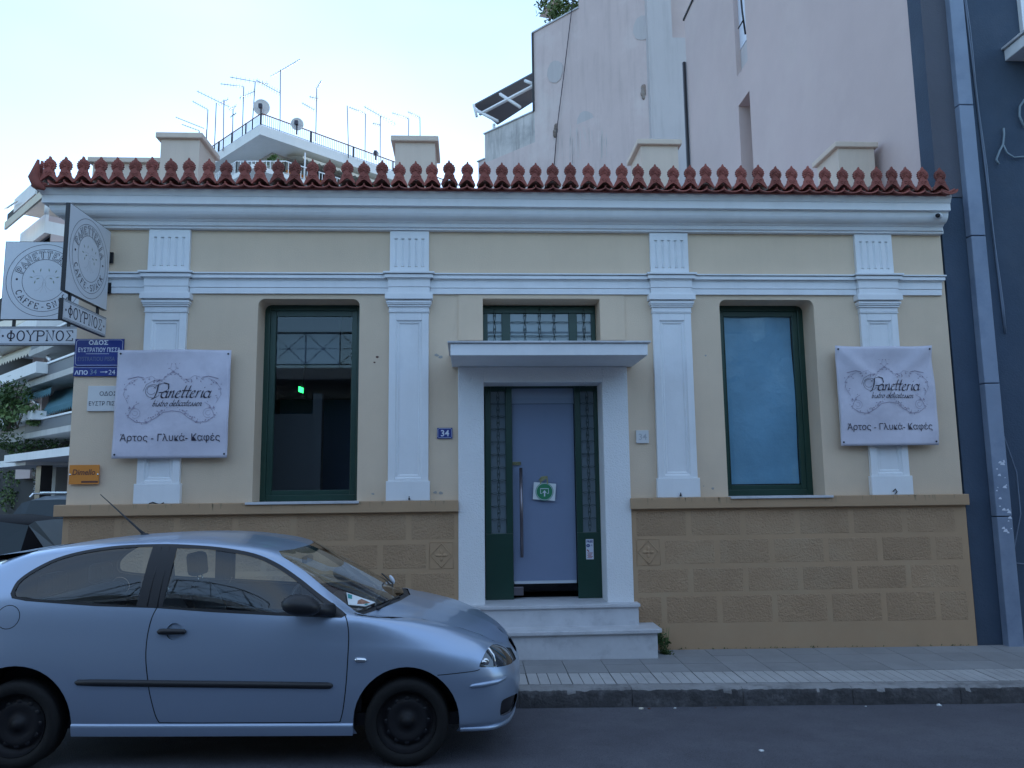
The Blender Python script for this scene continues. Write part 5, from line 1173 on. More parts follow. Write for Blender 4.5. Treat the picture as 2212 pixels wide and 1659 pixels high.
for (x0, x1, h, lab) in ((-24, -9, 8, 'tall plain block on the camera side of the street, far left'), (10, 24, 8.5, 'tall plain block on the camera side of the street, far right')):
    t = thing('street_block', ((x0+x1)/2, -6, 0), lab, 'building'); q = MB(); q.box(x0, x1, -12, -4.2, -.3, h); q.build('wall', M['grey_wall'], t)
    q = MB()
    for i in range(2):
        for j in range(4): q.box(x0+1.2+j*3.2, x0+2.6+j*3.2, -4.2, -4.12, 1+i*3.2, 2.8+i*3.2)
    q.build('shutters', M['dark'], t)

# ------------------------------------------------------------------ the silver blue three door car
HX, CYN = -2.866, 5.30        # rear hub x, near body side y
CW = .85
def ground_car(x): return .075-.0165*x
def CF(x, wd, z): return Vector((HX+x, CYN+CW-wd, z+ground_car(x)))   # wd > 0 : near side
# hoops: (x, w, z) per station, from the rear centre round to the front centre
HO = [
 # 0 sill bottom
 [(-.66, 0, .33), (-.65, .45, .32), (-.60, .70, .30), (-.40, .77, .27), (-.1, .775, .24), (.35, .79, .212), (.8, .80, .205), (1.2, .80, .20), (1.5, .80, .196), (1.8, .80, .195), (2.1, .795, .195), (2.5, .79, .205), (2.8, .775, .20), (3.0, .70, .185), (3.10, .55, .18), (3.16, .30, .18), (3.18, 0, .18)],
 # 1 sill crease
 [(-.70, 0, .42), (-.69, .47, .41), (-.63, .73, .38), (-.42, .81, .34), (-.1, .82, .31), (.35, .825, .285), (.8, .83, .275), (1.2, .83, .268), (1.5, .83, .265), (1.8, .83, .262), (2.1, .83, .262), (2.5, .835, .262), (2.8, .825, .25), (3.02, .73, .235), (3.13, .57, .225), (3.19, .31, .22), (3.21, 0, .22)],
 # 2
 [(-.73, 0, .52), (-.72, .48, .52), (-.65, .76, .50), (-.43, .835, .46), (-.1, .845, .45), (.35, .848, .44), (.8, .848, .43), (1.2, .848, .425), (1.5, .848, .42), (1.8, .848, .42), (2.1, .85, .42), (2.5, .852, .42), (2.8, .84, .41), (3.05, .75, .40), (3.17, .585, .40), (3.225, .32, .40), (3.245, 0, .40)],
 # 3
 [(-.74, 0, .64), (-.73, .48, .64), (-.66, .765, .64), (-.43, .84, .62), (-.1, .856, .62), (.35, .85, .61), (.8, .85, .60), (1.2, .85, .60), (1.5, .85, .595), (1.8, .85, .59), (2.1, .852, .585), (2.5, .86, .58), (2.8, .85, .565), (3.04, .76, .545), (3.165, .59, .53), (3.22, .32, .52), (3.24, 0, .52)],
 # 4
 [(-.72, 0, .80), (-.71, .47, .80), (-.645, .755, .80), (-.42, .82, .81), (-.1, .835, .82), (.35, .83, .80), (.8, .83, .79), (1.2, .832, .785), (1.5, .834, .78), (1.8, .836, .775), (2.1, .838, .76), (2.5, .84, .74), (2.8, .82, .695), (3.0, .745, .64), (3.135, .58, .605), (3.195, .32, .59), (3.215, 0, .585)],
 # 5 belt / wing top
 [(-.69, 0, .97), (-.68, .45, .97), (-.62, .72, .98), (-.42, .765, 1.03), (-.1, .785, 1.062), (.35, .79, 1.025), (.8, .795, 1.002), (1.2, .80, .975), (1.5, .80, .957), (1.8, .80, .945), (2.12, .80, .93), (2.5, .775, .875), (2.78, .74, .81), (2.95, .69, .745), (3.08, .55, .685), (3.145, .31, .66), (3.165, 0, .65)],
 # 6 roof rail / screen pillar / bonnet edge
 [(-.58, 0, 1.12), (-.575, .38, 1.12), (-.53, .56, 1.12), (-.40, .60, 1.195), (-.12, .615, 1.30), (.30, .63, 1.362), (.8, .64, 1.395), (1.2, .64, 1.378), (1.53, .635, 1.322), (1.80, .655, 1.165), (2.11, .70, .94), (2.5, .64, .90), (2.75, .60, .842), (2.92, .56, .78), (3.04, .46, .725), (3.10, .28, .695), (3.12, 0, .685)],
 # 7 
 [(-.46, 0, 1.24), (-.455, .25, 1.24), (-.43, .40, 1.24), (-.33, .42, 1.275), (-.1, .43, 1.335), (.30, .43, 1.392), (.8, .43, 1.42), (1.2, .43, 1.408), (1.58, .42, 1.342), (1.86, .44, 1.205), (2.28, .45, .985), (2.6, .40, .905), (2.78, .38, .848), (2.92, .36, .795), (3.02, .30, .75), (3.07, .18, .72), (3.09, 0, .71)],
 # 8 centre line
 [(-.40, 0, 1.27), (-.39, 0, 1.275), (-.37, 0, 1.28), (-.28, 0, 1.30), (-.08, 0, 1.348), (.30, 0, 1.402), (.8, 0, 1.43), (1.2, 0, 1.42), (1.61, 0, 1.352), (1.90, 0, 1.22), (2.36, 0, .985), (2.62, 0, .912), (2.79, 0, .855), (2.92, 0, .805), (3.0, 0, .77), (3.05, 0, .745), (3.07, 0, .73)]]
HO = np.array(HO, float)               # 9 x 17 x 3
def cr_tan(P, axis):                  # monotone style tangents
    d = np.diff(P, axis=axis); T = np.zeros_like(P)
    sl = [slice(None)]*P.ndim; a, b, c_ = list(sl), list(sl), list(sl)
    a[axis] = slice(0, -1); b[axis] = slice(1, None); c_[axis] = slice(1, -1)
    d0, d1 = d[tuple(a)], d[tuple(b)]; l0 = np.linalg.norm(d0, axis=-1, keepdims=True)+1e-6; l1 = np.linalg.norm(d1, axis=-1, keepdims=True)+1e-6
    T[tuple(c_)] = (d0*l1/l0+d1*l0/l1)/(1)*.5*0+((d0/l0*l1+d1/l1*l0)/(l0+l1))*np.minimum(l0, l1)*1.0
    e = list(sl); e[axis] = 0; f_ = list(sl); f_[axis] = 0; T[tuple(e)] = d[tuple(f_)]; e[axis] = -1; f_[axis] = -1; T[tuple(e)] = d[tuple(f_)]
    return T
def hermite(p0, p1, m0, m1, t):
    t2, t3 = t*t, t*t*t; return (2*t3-3*t2+1)*p0+(t3-2*t2+t)*m0+(-2*t3+3*t2)*p1+(t3-t2)*m1
TT = cr_tan(HO, 1)
def CP(t, v):                          # arrays t in 0..16, v in 0..8
    t = np.clip(np.asarray(t, float), 0, 16); v = np.clip(np.asarray(v, float), 0, 8)
    i = np.minimum(t.astype(int), 15); ft = (t-i)[:, None, None]
    H = hermite(HO[:, i].transpose(1, 0, 2), HO[:, i+1].transpose(1, 0, 2), TT[:, i].transpose(1, 0, 2), TT[:, i+1].transpose(1, 0, 2), ft)   # n x 9 x 3
    TV = cr_tan(H, 1); j = np.minimum(v.astype(int), 7); fv = (v-j)[:, None]; n_ = np.arange(len(t))
    return hermite(H[n_, j], H[n_, j+1], TV[n_, j], TV[n_, j+1], fv)
# inversion side view (x, z) -> (t, v)
def inv(pts, vlo=0, vhi=6.5, comp=2):
    pts = np.array(pts, float); n_ = len(pts); t = np.full(n_, 8.0); v = np.full(n_, 3.0)
    for _ in range(7):
        lo, hi = np.zeros(n_), np.full(n_, 16.0)
        for _ in range(18):
            m = (lo+hi)/2; s_ = CP(m, v)[:, 0] < pts[:, 0]; lo = np.where(s_, m, lo); hi = np.where(s_, hi, m)
        t = (lo+hi)/2; lo, hi = np.full(n_, float(vlo)), np.full(n_, float(vhi))
        for _ in range(18):
            m = (lo+hi)/2; c_ = CP(t, m)[:, comp]; s_ = (c_ < pts[:, 1]) if comp == 2 else (c_ > pts[:, 1]); lo = np.where(s_, m, lo); hi = np.where(s_, hi, m)
        v = (lo+hi)/2
    return [(float(a), float(b)) for a, b in zip(t, v)]
def smooth_poly(p, n=5, closed=True):
    out = []; m = len(p)
    for i in range(m if closed else m-1):
        p0, p1, p2, p3 = [np.array(p[(i+k) % m] if closed else p[min(max(i+k, 0), m-1)], float) for k in (-1, 0, 1, 2)]
        for k in range(n):
            u = k/n; out.append(tuple(.5*((2*p1)+(-p0+p2)*u+(2*p0-5*p1+4*p2-p3)*u*u+(-p0+3*p1-3*p2+p3)*u**3)))
    if not closed: out.append(tuple(p[-1]))
    return out
def band(line, w_):
    L_ = [Vector(p) for p in line]; A = []; B = []
    for i, p in enumerate(L_):
        a, b = L_[max(i-1, 0)], L_[min(i+1, len(L_)-1)]; t_ = (b-a).normalized(); n_ = Vector((-t_.y, t_.x))*w_/2; A.append(tuple(p+n_)); B.append(tuple(p-n_))
    return A+B[::-1]
def arcp(cx, cz, r, a0, a1, n=20): return [(cx+r*math.cos(R(a0+(a1-a0)*i/n)), cz+r*math.sin(R(a0+(a1-a0)*i/n))) for i in range(n+1)]
RH, FH = (0.0, .272), (2.46, .268)
def pix_xz(pts):
    out = []
    for (px, py) in pts:
        r_ = ray(px, py); y_ = 5.45
        for _ in range(12):
            x = r_[0]*y_/r_[1]-HX; z = r_[2]*y_/r_[1]+CAMZ-ground_car(x); t_, v_ = inv([(x, z)])[0]; p = CP([t_], [v_])[0]; y_ = .5*y_+.5*(CYN+CW-p[1])
        out.append((float(p[0]), float(p[2])))
    return out
f6 = lambda x, y: ((1000+x/1.5475)/1.85172, (2000+y/1.5475)/1.85172)
f9 = lambda x, y: ((1600+x/2.765)/1.85172, (2350+y/2.765)/1.85172)
dline_r = smooth_poly([(.848, 1.01), (.814, .932), (.797, .815), (.80, .689), (.822, .553), (.84, .46), (.875, .335), (.90, .287)], 4, False)
dline_f = smooth_poly([(2.045, .948), (2.067, .905), (2.081, .823), (2.081, .701), (2.073, .519), (2.055, .359), (2.035, .28)], 4, False)
dline_b = [(.90, .287)]+[(x, .284-.006*(x-.9)) for x in (1.1, 1.4, 1.7, 1.9)]+[(2.035, .28)]
qwin = smooth_poly([(-.078, 1.09), (-.06, 1.15), (.01, 1.212), (.128, 1.278), (.29, 1.325), (.51, 1.358), (.74, 1.37)], 4, False)+[(.742, 1.37), (.705, 1.003)]+smooth_poly([(.7, 1.003), (.45, 1.018), (.198, 1.035), (.02, 1.05), (-.065, 1.066)], 3, False)
dwin = smooth_poly([(.905, 1.36), (1.05, 1.357), (1.18, 1.345), (1.40, 1.306), (1.552, 1.245), (1.70, 1.155), (1.85, 1.05), (1.93, .985)], 4, False)+[(1.94, .972), (1.6, .958), (1.2, .980), (.872, .998)]
trim = smooth_poly([(-.102, 1.08), (-.085, 1.155), (-.005, 1.228), (.12, 1.296), (.285, 1.343), (.51, 1.376), (.765, 1.387), (.95, 1.384), (1.19, 1.366), (1.415, 1.326), (1.575, 1.262), (1.73, 1.165), (1.89, 1.05), (2.062, .94)], 4, False)+[(2.03, .925), (1.6, .94), (1.2, .962), (.815, .99), (.45, 1.002), (.198, 1.02), (.01, 1.035), (-.085, 1.052)]
HEADP = [(878, 875), (905, 800), (945, 715), (1000, 645), (1050, 628), (1110, 640), (1170, 672), (1210, 725), (1238, 790), (1245, 822), (1200, 855), (1080, 880), (960, 882)]
seamb = smooth_poly([(2.66, .57), (2.78, .578), (2.90, .585), (2.934, .592)], 3, False)
strip = smooth_poly([(2.865, .49), (2.88, .505), (2.98, .513), (3.09, .524), (3.115, .512), (3.09, .49), (2.98, .478), (2.88, .475)], 3, True)
FOGP = [(1110, 1415), (1112, 1320), (1125, 1260), (1160, 1230), (1240, 1195), (1290, 1170), (1298, 1200), (1272, 1300), (1235, 1365), (1180, 1400)]
GRLP = [(1172, 662), (1225, 668), (1262, 735), (1283, 790), (1252, 822), (1240, 775), (1212, 718)]
head = pix_xz([f9(*p) for p in HEADP]); fog = pix_xz([f9(*p) for p in FOGP]); side_grille = pix_xz([f9(*p) for p in GRLP])
cap = arcp(-.085, .938, .072, 0, 345, 22)
recess = arcp(.965, .845, .052, 0, 345, 16)
polys = []                              # (name, outline in (t,v))
def addp(name, xz): polys.append((name, inv(xz)))
addp('gap', band([(.9, .287)]+dline_b[1:-1]+[(2.035, .28)], .006)); addp('gap', band(dline_r, .007)); addp('gap', band(dline_f, .007)); addp('gap', band(seamb, .005)); addp('gap', band(cap+[cap[0]], .0045))
addp('handle_recess', recess)
addp('arch', [(a, b) for a, b in arcp(RH[0], RH[1]+.02, .352, -8, 188, 26)]+[(-.34, .0), (.34, .0)]); addp('arch', arcp(FH[0], FH[1]+.012, .342, -8, 188, 26)+[(2.14, 0), (2.78, 0)])
addp('quarter_glass', qwin); addp('door_glass', dwin); addp('window_trim', trim)
addp('headlight', smooth_poly(head, 3, True)); addp('side_grille', side_grille); addp('fog_opening', smooth_poly(fog, 2, True))
# top pieces given directly in (t, v)
ws = [(8.14, 8), (8.10, 7.2), (8.03, 6.35), (8.2, 6.10), (8.8, 6.08), (9.4, 6.07), (9.97, 6.10), (10.02, 6.5), (10.04, 7.2), (10.05, 8)]
polys.append(('windscreen', ws)); polys.append(('cowl', [(10.05, 8), (10.04, 7.2), (10.02, 6.5), (9.97, 6.1), (10.12, 6.06), (10.17, 6.6), (10.2, 7.3), (10.22, 8)]))
polys.append(('rear_glass', [(3.7, 8), (3.65, 7.1), (3.2, 6.4), (2.6, 6.2), (.4, 6.15), (0, 6.15), (0, 8)]))
hs = [(10.22, 8), (10.2, 7.3), (10.17, 6.6), (10.14, 6.05), (11.2, 5.9), (12.3, 5.92), (13.1, 5.95), (13.75, 5.6), (14.5, 5.35), (16, 5.25), (16, 8)]
polys.append(('hoodgap', [(a, b) for a, b in band([(10.12, 6.03)]+hs[3:10]+[(16, 5.25)], .009)]))
polys.append(('bonnet', hs))
polys.append(('grille', [(15.35, 4.2), (15.4, 4.85), (15.6, 5.0), (16, 5.0), (16, 3.8), (15.5, 3.8)]))
addp('door', [(p[0], p[1]) for p in dline_r]+dline_b[1:-1]+dline_f[::-1])
bump_t = inv([(2.66, .57), (2.934, .592)])
polys.append(('front_bumper', [(bump_t[0][0], bump_t[0][1]), (bump_t[1][0], bump_t[1][1]), (14.1, 4.0), (14.9, 4.1), (15.2, 3.65), (16, 3.65), (16, 0), (11.7, 0), (11.75, 1.2)]))
# one constrained triangulation
vc = []; ec = []
for nm, pl in polys:
    b0 = len(vc); vc += [Vector(p) for p in pl]; ec += [(b0+i, b0+(i+1) % len(pl)) for i in range(len(pl))]
b0 = len(vc); vc += [Vector(p) for p in ((0, 0), (16, 0), (16, 8), (0, 8))]; ec += [(b0+i, b0+(i+1) % 4) for i in range(4)]
ts = np.arange(0, 16.01, .125); vv_ = np.arange(0, 8.01, .125)
vc += [Vector((min(max(a+(.03 if (i+j) % 2 else -.03)*(0 < a < 16), 0), 16), b)) for i, a in enumerate(ts) for j, b in enumerate(vv_)]
cv, ce, cf, _, _, _ = delaunay_2d_cdt(vc, ec, [], 0, 1e-5)
tv = np.array([(p.x, p.y) for p in cv])
def in_poly(pts, poly):
    x, y = pts[:, 0], pts[:, 1]; ins = np.zeros(len(pts), bool); P = np.array(poly); j = len(P)-1
    for i in range(len(P)):
        xi, yi, xj, yj = P[i][0], P[i][1], P[j][0], P[j][1]
        c_ = ((yi > y) != (yj > y)) & (x < (xj-xi)*(y-yi)/((yj-yi) if abs(yj-yi) > 1e-12 else 1e-12)+xi); ins ^= c_; j = i
    return ins
F3 = np.array([f_ for f_ in cf if len(f_) == 3]); cen = tv[F3].mean(axis=1)
own = np.full(len(F3), -1)
for k, (nm, pl) in enumerate(polys):
    m = in_poly(cen, pl) & (own < 0); own[m] = k
P3 = CP(tv[:, 0], tv[:, 1]); e_ = 1e-3
_cx = P3[F3].mean(axis=1)[:, 0]; _ar = [k for k, (nm, _) in enumerate(polys) if nm == 'arch'][0]
own[(cen[:, 1] < .6) & (tv[F3][:, :, 1].min(axis=1) < .02) & (((_cx > -.335) & (_cx < .335)) | ((_cx > 2.145) & (_cx < 2.775)))] = _ar
Pa, Pb = CP(tv[:, 0]+e_, tv[:, 1])-CP(tv[:, 0]-e_, tv[:, 1]), CP(tv[:, 0], tv[:, 1]+e_)-CP(tv[:, 0], tv[:, 1]-e_)
N3 = np.cross(Pb, Pa); ln_ = np.linalg.norm(N3, axis=1); 
Ctr = P3-np.array([1.2, 0, .7]); sgn = np.sign((N3*Ctr).sum(axis=1)); sgn[sgn == 0] = 1; N3 = N3/(np.maximum(ln_, 1e-9)[:, None])*np.where((N3[:, 1] < 0) & (P3[:, 1] > .3), -1, 1)[:, None]
N3 = np.where((N3[:, 2:3] < 0) & (tv[:, 1:2] > 6.5), -N3, N3)
# local relief: flared arches, moulded-in shapes
def offs(names):
    return None
car = thing('parked_car', CF(1.2, 0, 0), 'silver blue three door hatchback parked at the kerb in front of the house', 'car')
def carmesh(name, keys, off, m, sides=(1, -1), parent=car, smooth=True, rim=0):
    res = []
    sel = np.isin(own, [k for k, (nm, _) in enumerate(polys) if nm in keys]+([-1] if 'shell' in keys else []))
    F_ = F3[sel]; ids = np.unique(F_); mp_ = {int(i): k for k, i in enumerate(ids)}
    parts = []
    for s_ in sides:
        vs = []
        for i in ids:
            p = P3[i]+N3[i]*off; vs.append(CF(p[0], s_*p[1], p[2]))
        fs = []
        for a, b, c_ in F_:
            a, b, c_ = mp_[int(a)], mp_[int(b)], mp_[int(c_)]
            nrm = (vs[b]-vs[a]).cross(vs[c_]-vs[a]); n0 = N3[ids[a]]; nw_ = Vector((n0[0], -s_*n0[1], n0[2]))
            fs.append((a, b, c_) if nrm.dot(nw_) > 0 else (a, c_, b))
        nr = [Vector((N3[i][0], -s_*N3[i][1], N3[i][2])).normalized() for i in ids]
        # rim: fold the boundary edges inwards for thickness
        if rim:
            cnt = {}
            for f_ in fs:
                for k in range(3):
                    e2 = (f_[k], f_[(k+1) % 3]); cnt[tuple(sorted(e2))] = cnt.get(tuple(sorted(e2)), []) + [e2]
            for e2 in [v_[0] for v_ in cnt.values() if len(v_) == 1]:
                a, b = e2; b1 = len(vs); vs += [vs[a]-nr[a]*rim, vs[b]-nr[b]*rim]; nr += [nr[a], nr[b]]; fs.append((b, a, b1)); fs.append((b, b1, b1+1))
        parts.append((vs, fs, nr))
    return parts
def car_part(name, keys, off, m, split=False, parent=car, rim=0, sides=(1, -1)):
    pr = carmesh(name, keys, off, m, sides=sides, rim=rim); out = []
    groups = [[p_] for p_ in pr] if split else [pr]
    for gp in groups:
        vs, fs, nr = [], [], []
        for v_, f_, n_ in gp:
            b1 = len(vs); vs += v_; fs += [tuple(i+b1 for i in f) for f in f_]; nr += n_
        me = bpy.data.meshes.new(name); me.from_pydata([tuple(v_) for v_ in vs], [], fs); me.polygons.foreach_set('use_smooth', [True]*len(fs)); me.update()
        if not rim: me.normals_split_custom_set_from_vertices([tuple(n_) for n_ in nr])
        out.append(link(name, me, m, parent))
    return out
car_part('body_shell', ['shell'], 0, M['paint']); 
doors = car_part('door', ['door'], .0005, M['paint'], split=True)
car_part('bonnet', ['bonnet'], .001, M['paint']); car_part('front_bumper', ['front_bumper'], .001, M['paint'])
car_part('panel_gap', ['gap', 'hoodgap'], -.006, M['black'])
car_part('window_trim', ['window_trim'], .002, M['plastic'], split=True)
car_part('quarter_window', ['quarter_glass'], -.002, M['carglass'], split=True); car_part('door_window', ['door_glass'], -.002, M['carglass'], split=True)
car_part('windscreen', ['windscreen'], .002, M['carglass']); car_part('rear_window', ['rear_glass'], -.001, M['carglass'])
car_part('cowl_panel', ['cowl'], -.01, M['plastic'])
car_part('headlight', ['headlight'], -.002, M['lamp_glass'], split=True); car_part('fog_opening', ['fog_opening'], -.016, M['black'], split=True); car_part('side_grille', ['side_grille'], -.006, M['plastic'], split=True); car_part('grille', ['grille'], -.015, M['plastic'])
car_part('handle_recess', ['handle_recess'], -.014, M['paint'], split=True)
def onside(x, z, off=0, s_=1):
    t_, v_ = inv([(x, z)])[0]; p = CP([t_], [v_])[0]; 
    return CF(p[0], s_*(p[1]+off), p[2])
def onside_many(pts, off, s_=1):
    tvv = inv(pts); P = CP([a for a, b in tvv], [b for a, b in tvv]); return [CF(p[0], s_*(p[1]+off), p[2]) for p in P]
# windscreen rubber, headlight details
for s_ in (1, -1):
    q = MB(); q.tube(onside_many([(2.962, .622), (2.965, .640)], .0, s_), .02, 8); q.ball(onside(2.975, .632, -.002, s_), .024, 10, 6, (1, .35, 1)); q.build('indicator_bulb', M['chrome'], car)
    q = MB(); q.tube(onside_many([(2.995, .706), (3.03, .66), (3.04, .60)], .002, s_), .009, 6); q.build('headlight_bezel', M['chrome'], car)
    # side moulding
    pts = [(.372, .541), (.39, .5405)]+[(x, .5405-.02*(x-.39)) for x in np.linspace(.5, 1.95, 16)]+[(1.975, .508), (1.99, .507)]
    rr2 = [.006, .018]+[.0215]*16+[.018, .006]
    q = MB(); q.tube(onside_many(pts, .002, s_), rr2, 10); q.build('side_moulding', M['plastic'], car)
    # door handle
    q = MB(); q.tube(onside_many([(.862, .848), (.875, .848), (.90, .848), (1.02, .847), (1.035, .847), (1.045, .847)], .018, s_), [.006, .018, .02, .017, .016, .006], 10); q.build('door_handle', M['plastic'], doors[0 if s_ == 1 else 1] if False else car)
    # indicator
    q = MB(); q.tube(onside_many([(2.123, .668), (2.135, .667), (2.19, .664), (2.202, .664)], .0, s_), [.006, .016, .016, .006], 8); q.build('side_indicator', M['chrome'], car)
    # bumper strip
    q = MB(); q.tube(onside_many([(2.868, .492), (2.885, .493), (2.96, .496), (3.05, .503), (3.10, .511), (3.115, .514)], -.001, s_), [.005, .014, .018, .017, .012, .005], 8); q.build('bumper_strip', M['paint'], car)
    # sill skirt
    q = MB(); X_ = np.linspace(.352, 2.118, 24)
    A = onside_many([(x, .276-.007*(x-.35)) for x in X_], .012, s_); B = [a_+Vector((0, 0, -.018)) for a_ in A]; C_ = [a_+Vector((0, s_*.012, -.07)) for a_ in A]; T_ = onside_many([(x, .283-.007*(x-.35)) for x in X_], .0, s_)
    vs = []
    for a_, b_, c2, d_ in zip(T_, A, B, C_): vs += [a_, b_, c2, d_]
    q.add(vs, [(4*i+k, 4*i+k+1, 4*i+5+k, 4*i+4+k) for i in range(23) for k in range(3)], True); q.build('sill_skirt', M['paint'], car, fixn=False)
    # wheel arch liners
    for (hx, hz), r_ in ((RH, .352), (FH, .342)):
        q = MB(); cz_ = hz+(.02 if hx < 1 else .012); n_ = 22
        ar = arcp(hx, cz_, r_, -8, 188, n_); out_ = onside_many(ar, -.002, s_); inn = [CF(a, s_*.45, b) for a, b in ar]
        q.add([p for pr_ in zip(out_, inn) for p in pr_], [(2*i, 2*i+1, 2*i+3, 2*i+2) for i in range(n_)], True)
        q.add([CF(a, s_*.45, b) for a, b in ar], [tuple(range(n_+1))]); q.build('arch_liner', M['black'], car, fixn=False)
        q = MB(); q.tube(onside_many(arcp(hx, cz_, r_+.002, -6, 186, n_), -.004, s_), .004, 6); q.build('arch_lip', M['paint'], car)
    # wheels
    for hx, hz in (RH, FH):
        c_ = CF(hx, s_*.745, hz); ax = Vector((0, -s_, 0))
        q = MB(); q.lathe([(.19, .07), (.205, .083), (.235, .086), (.262, .078), (.273, .06), (.274, -.06), (.262, -.08), (.19, -.07)], c_, ax, 40); wh = q.build('wheel', M['rubber'], car)
        q = MB(); q.lathe([(.19, .078), (.185, .05), (.168, .018), (.155, .012), (.142, .03), (.112, .042), (.085, .028), (.06, .03), (.036, .04), (.03, .055), (0, .058)], c_, ax, 40); q.build('steel_rim', M['rim'], wh)
        q = MB()
        for k in range(12):
            a = R(30*k); p = c_+ax*.034+Vector((math.cos(a)*.136, 0, math.sin(a)*.136)); q.lathe([(0, .001), (.015, .001), (.016, 0)], p, ax, 8)
        q.build('wheel_holes', M['black'], wh)['kind'] = 'stuff'
    # mirror
    q = MB(); mc = CF(1.785, s_*.955, 1.028)
    V_ = []; n_, m_ = 14, 9
    for i in range(m_+1):
        th = math.pi*i/m_
        for k in range(n_):
            ph = 2*math.pi*k/n_; x_ = math.sin(th)*math.cos(ph); y_ = math.sin(th)*math.sin(ph); z_ = math.cos(th)
            V_.append(mc+Vector((x_*.115*(1-.12*z_)+(.02 if x_ > 0 else 0), y_*.085, z_*.068+x_*-.012)))
    q.add(V_, [(i*n_+k, (i+1)*n_+k, (i+1)*n_+(k+1) % n_, i*n_+(k+1) % n_) for i in range(m_) for k in range(n_)], True)
    a_, b_ = CF(1.86, s_*.90, .985), CF(1.97, s_*.80, .975); q.tube([a_, b_], [.035, .045], 8)
    q.build('wing_mirror', M['plastic'], car)
    q = MB(); tri = onside_many([(1.90, 1.02), (2.035, .94), (1.88, .955)], .006, s_); q.add(tri, [(0, 1, 2)]); q.build('mirror_base', M['plastic'], car, fixn=False)
    # window seals: vertical pillar edges
    q = MB(); q.tube(onside_many([(.80, 1.37), (.79, 1.2), (.775, 1.0)], .003, s_), .003, 4); q.tube(onside_many([(.853, 1.372), (.85, 1.2), (.84, 1.0)], .003, s_), .003, 4); q.build('pillar_seam', M['black'], car)
# front lower splitter, grille badge area
q = MB(); X_ = []
for s_, tt in [(1, t_) for t_ in np.linspace(12.0, 16, 16)]+[(-1, t_) for t_ in np.linspace(15.8, 12.0, 15)]:
    p = CP([tt], [.35])[0]; X_.append(CF(p[0]+.004, s_*(p[1]+.003), p[2]+.0))
q.tube(X_, .017, 8); q.build('front_lip', M['paint'], car)
# spoiler
q = MB(); sp = []
for wd in np.linspace(-.55, .55, 15):
    k = 1-.25*abs(wd/.55)**3; sp.append((wd, k))
A = [CF(-.13, wd, 1.345-.03*abs(wd)) for wd, k in sp]; B = [CF(-.33, wd, 1.315-.02*abs(wd)) for wd, k in sp]; C_ = [CF(-.335, wd, 1.29-.02*abs(wd)) for wd, k in sp]; D_ = [CF(-.2, wd, 1.285-.03*abs(wd)) for wd, k in sp]
vs = [p for r_ in zip(A, B, C_, D_) for p in r_]; q.add(vs, [(4*i+k, 4*i+k+1, 4*i+5+k, 4*i+4+k) for i in range(14) for k in range(3)], True); q.build('roof_spoiler', M['paint'], car)
# antenna on the roof
q = MB(); b_ = CF(.42, .0, 1.41); tip = at(217, 1068, b_.y); q.tube([b_, b_+(tip-b_)*.12, tip], [.016, .009, .003], 6); q.ball(b_+Vector((.0, 0, 0)), .028, 8, 5, (1.3, .8, .6)); q.build('roof_antenna', M['black'], car)
# wipers
q = MB(); w0 = CF(2.33, -.0, 1.0); 
q.tube([CF(2.22, .55, .955), CF(2.20, .36, 1.01), CF(2.22, .02, 1.055)], .007, 5); q.tube([CF(2.30, .10, .985), CF(2.27, -.15, 1.03), CF(2.15, -.5, 1.07)], .007, 5); q.tube([CF(2.24, .60, .95), CF(2.28, .5, .962), CF(2.35, .2, .975)], .012, 5); q.build('wipers', M['plastic'], car)
# tax disc / white mirror back seen through the screen
q = MB(); c_ = CF(2.24, -.42, 1.035); q.ball(c_, .03, 8, 6, (.6, .5, 1.1), ) ; q.v = [tuple(Vector(p)+Vector(((p[2]-c_.z)*-.5, 0, 0))) for p in q.v]; q.build('washer_cap', M['plate_lt'], car)
# cabin: floor, seats, dash
q = MB(); q.box(-.55, 2.9, -.70, .70, .22, .30, M=lambda a, b, c_: CF(a, b, c_)); q.box(2.0, 2.15, -.68, .68, .3, .92, M=lambda a, b, c_: CF(a, b, c_)); q.build('floor_pan', M['black'], car)
q = MB(); q.box(1.75, 2.1, -.66, .66, .7, .93, M=lambda a, b, c_: CF(a+.06*(c_ < .8), b, c_)); q.build('dashboard', M['plastic'], car, bevel=.04)
q = MB()
for s_ in (-1, 1):
    V_ = [onside(x, z, -.05, s_) for x, z in ((.3, .99), (.9, .965), (1.5, .935), (1.95, .92))]+[CF(x, s_*.74, .32) for x in (.3, .9, 1.5, 1.95)]
    q.add(V_, [(0, 1, 5, 4), (1, 2, 6, 5), (2, 3, 7, 6)])
q.build('door_cards', M['cloth'], car, fixn=False)
def rounded(mbb, pts, hw, thick):
    pass
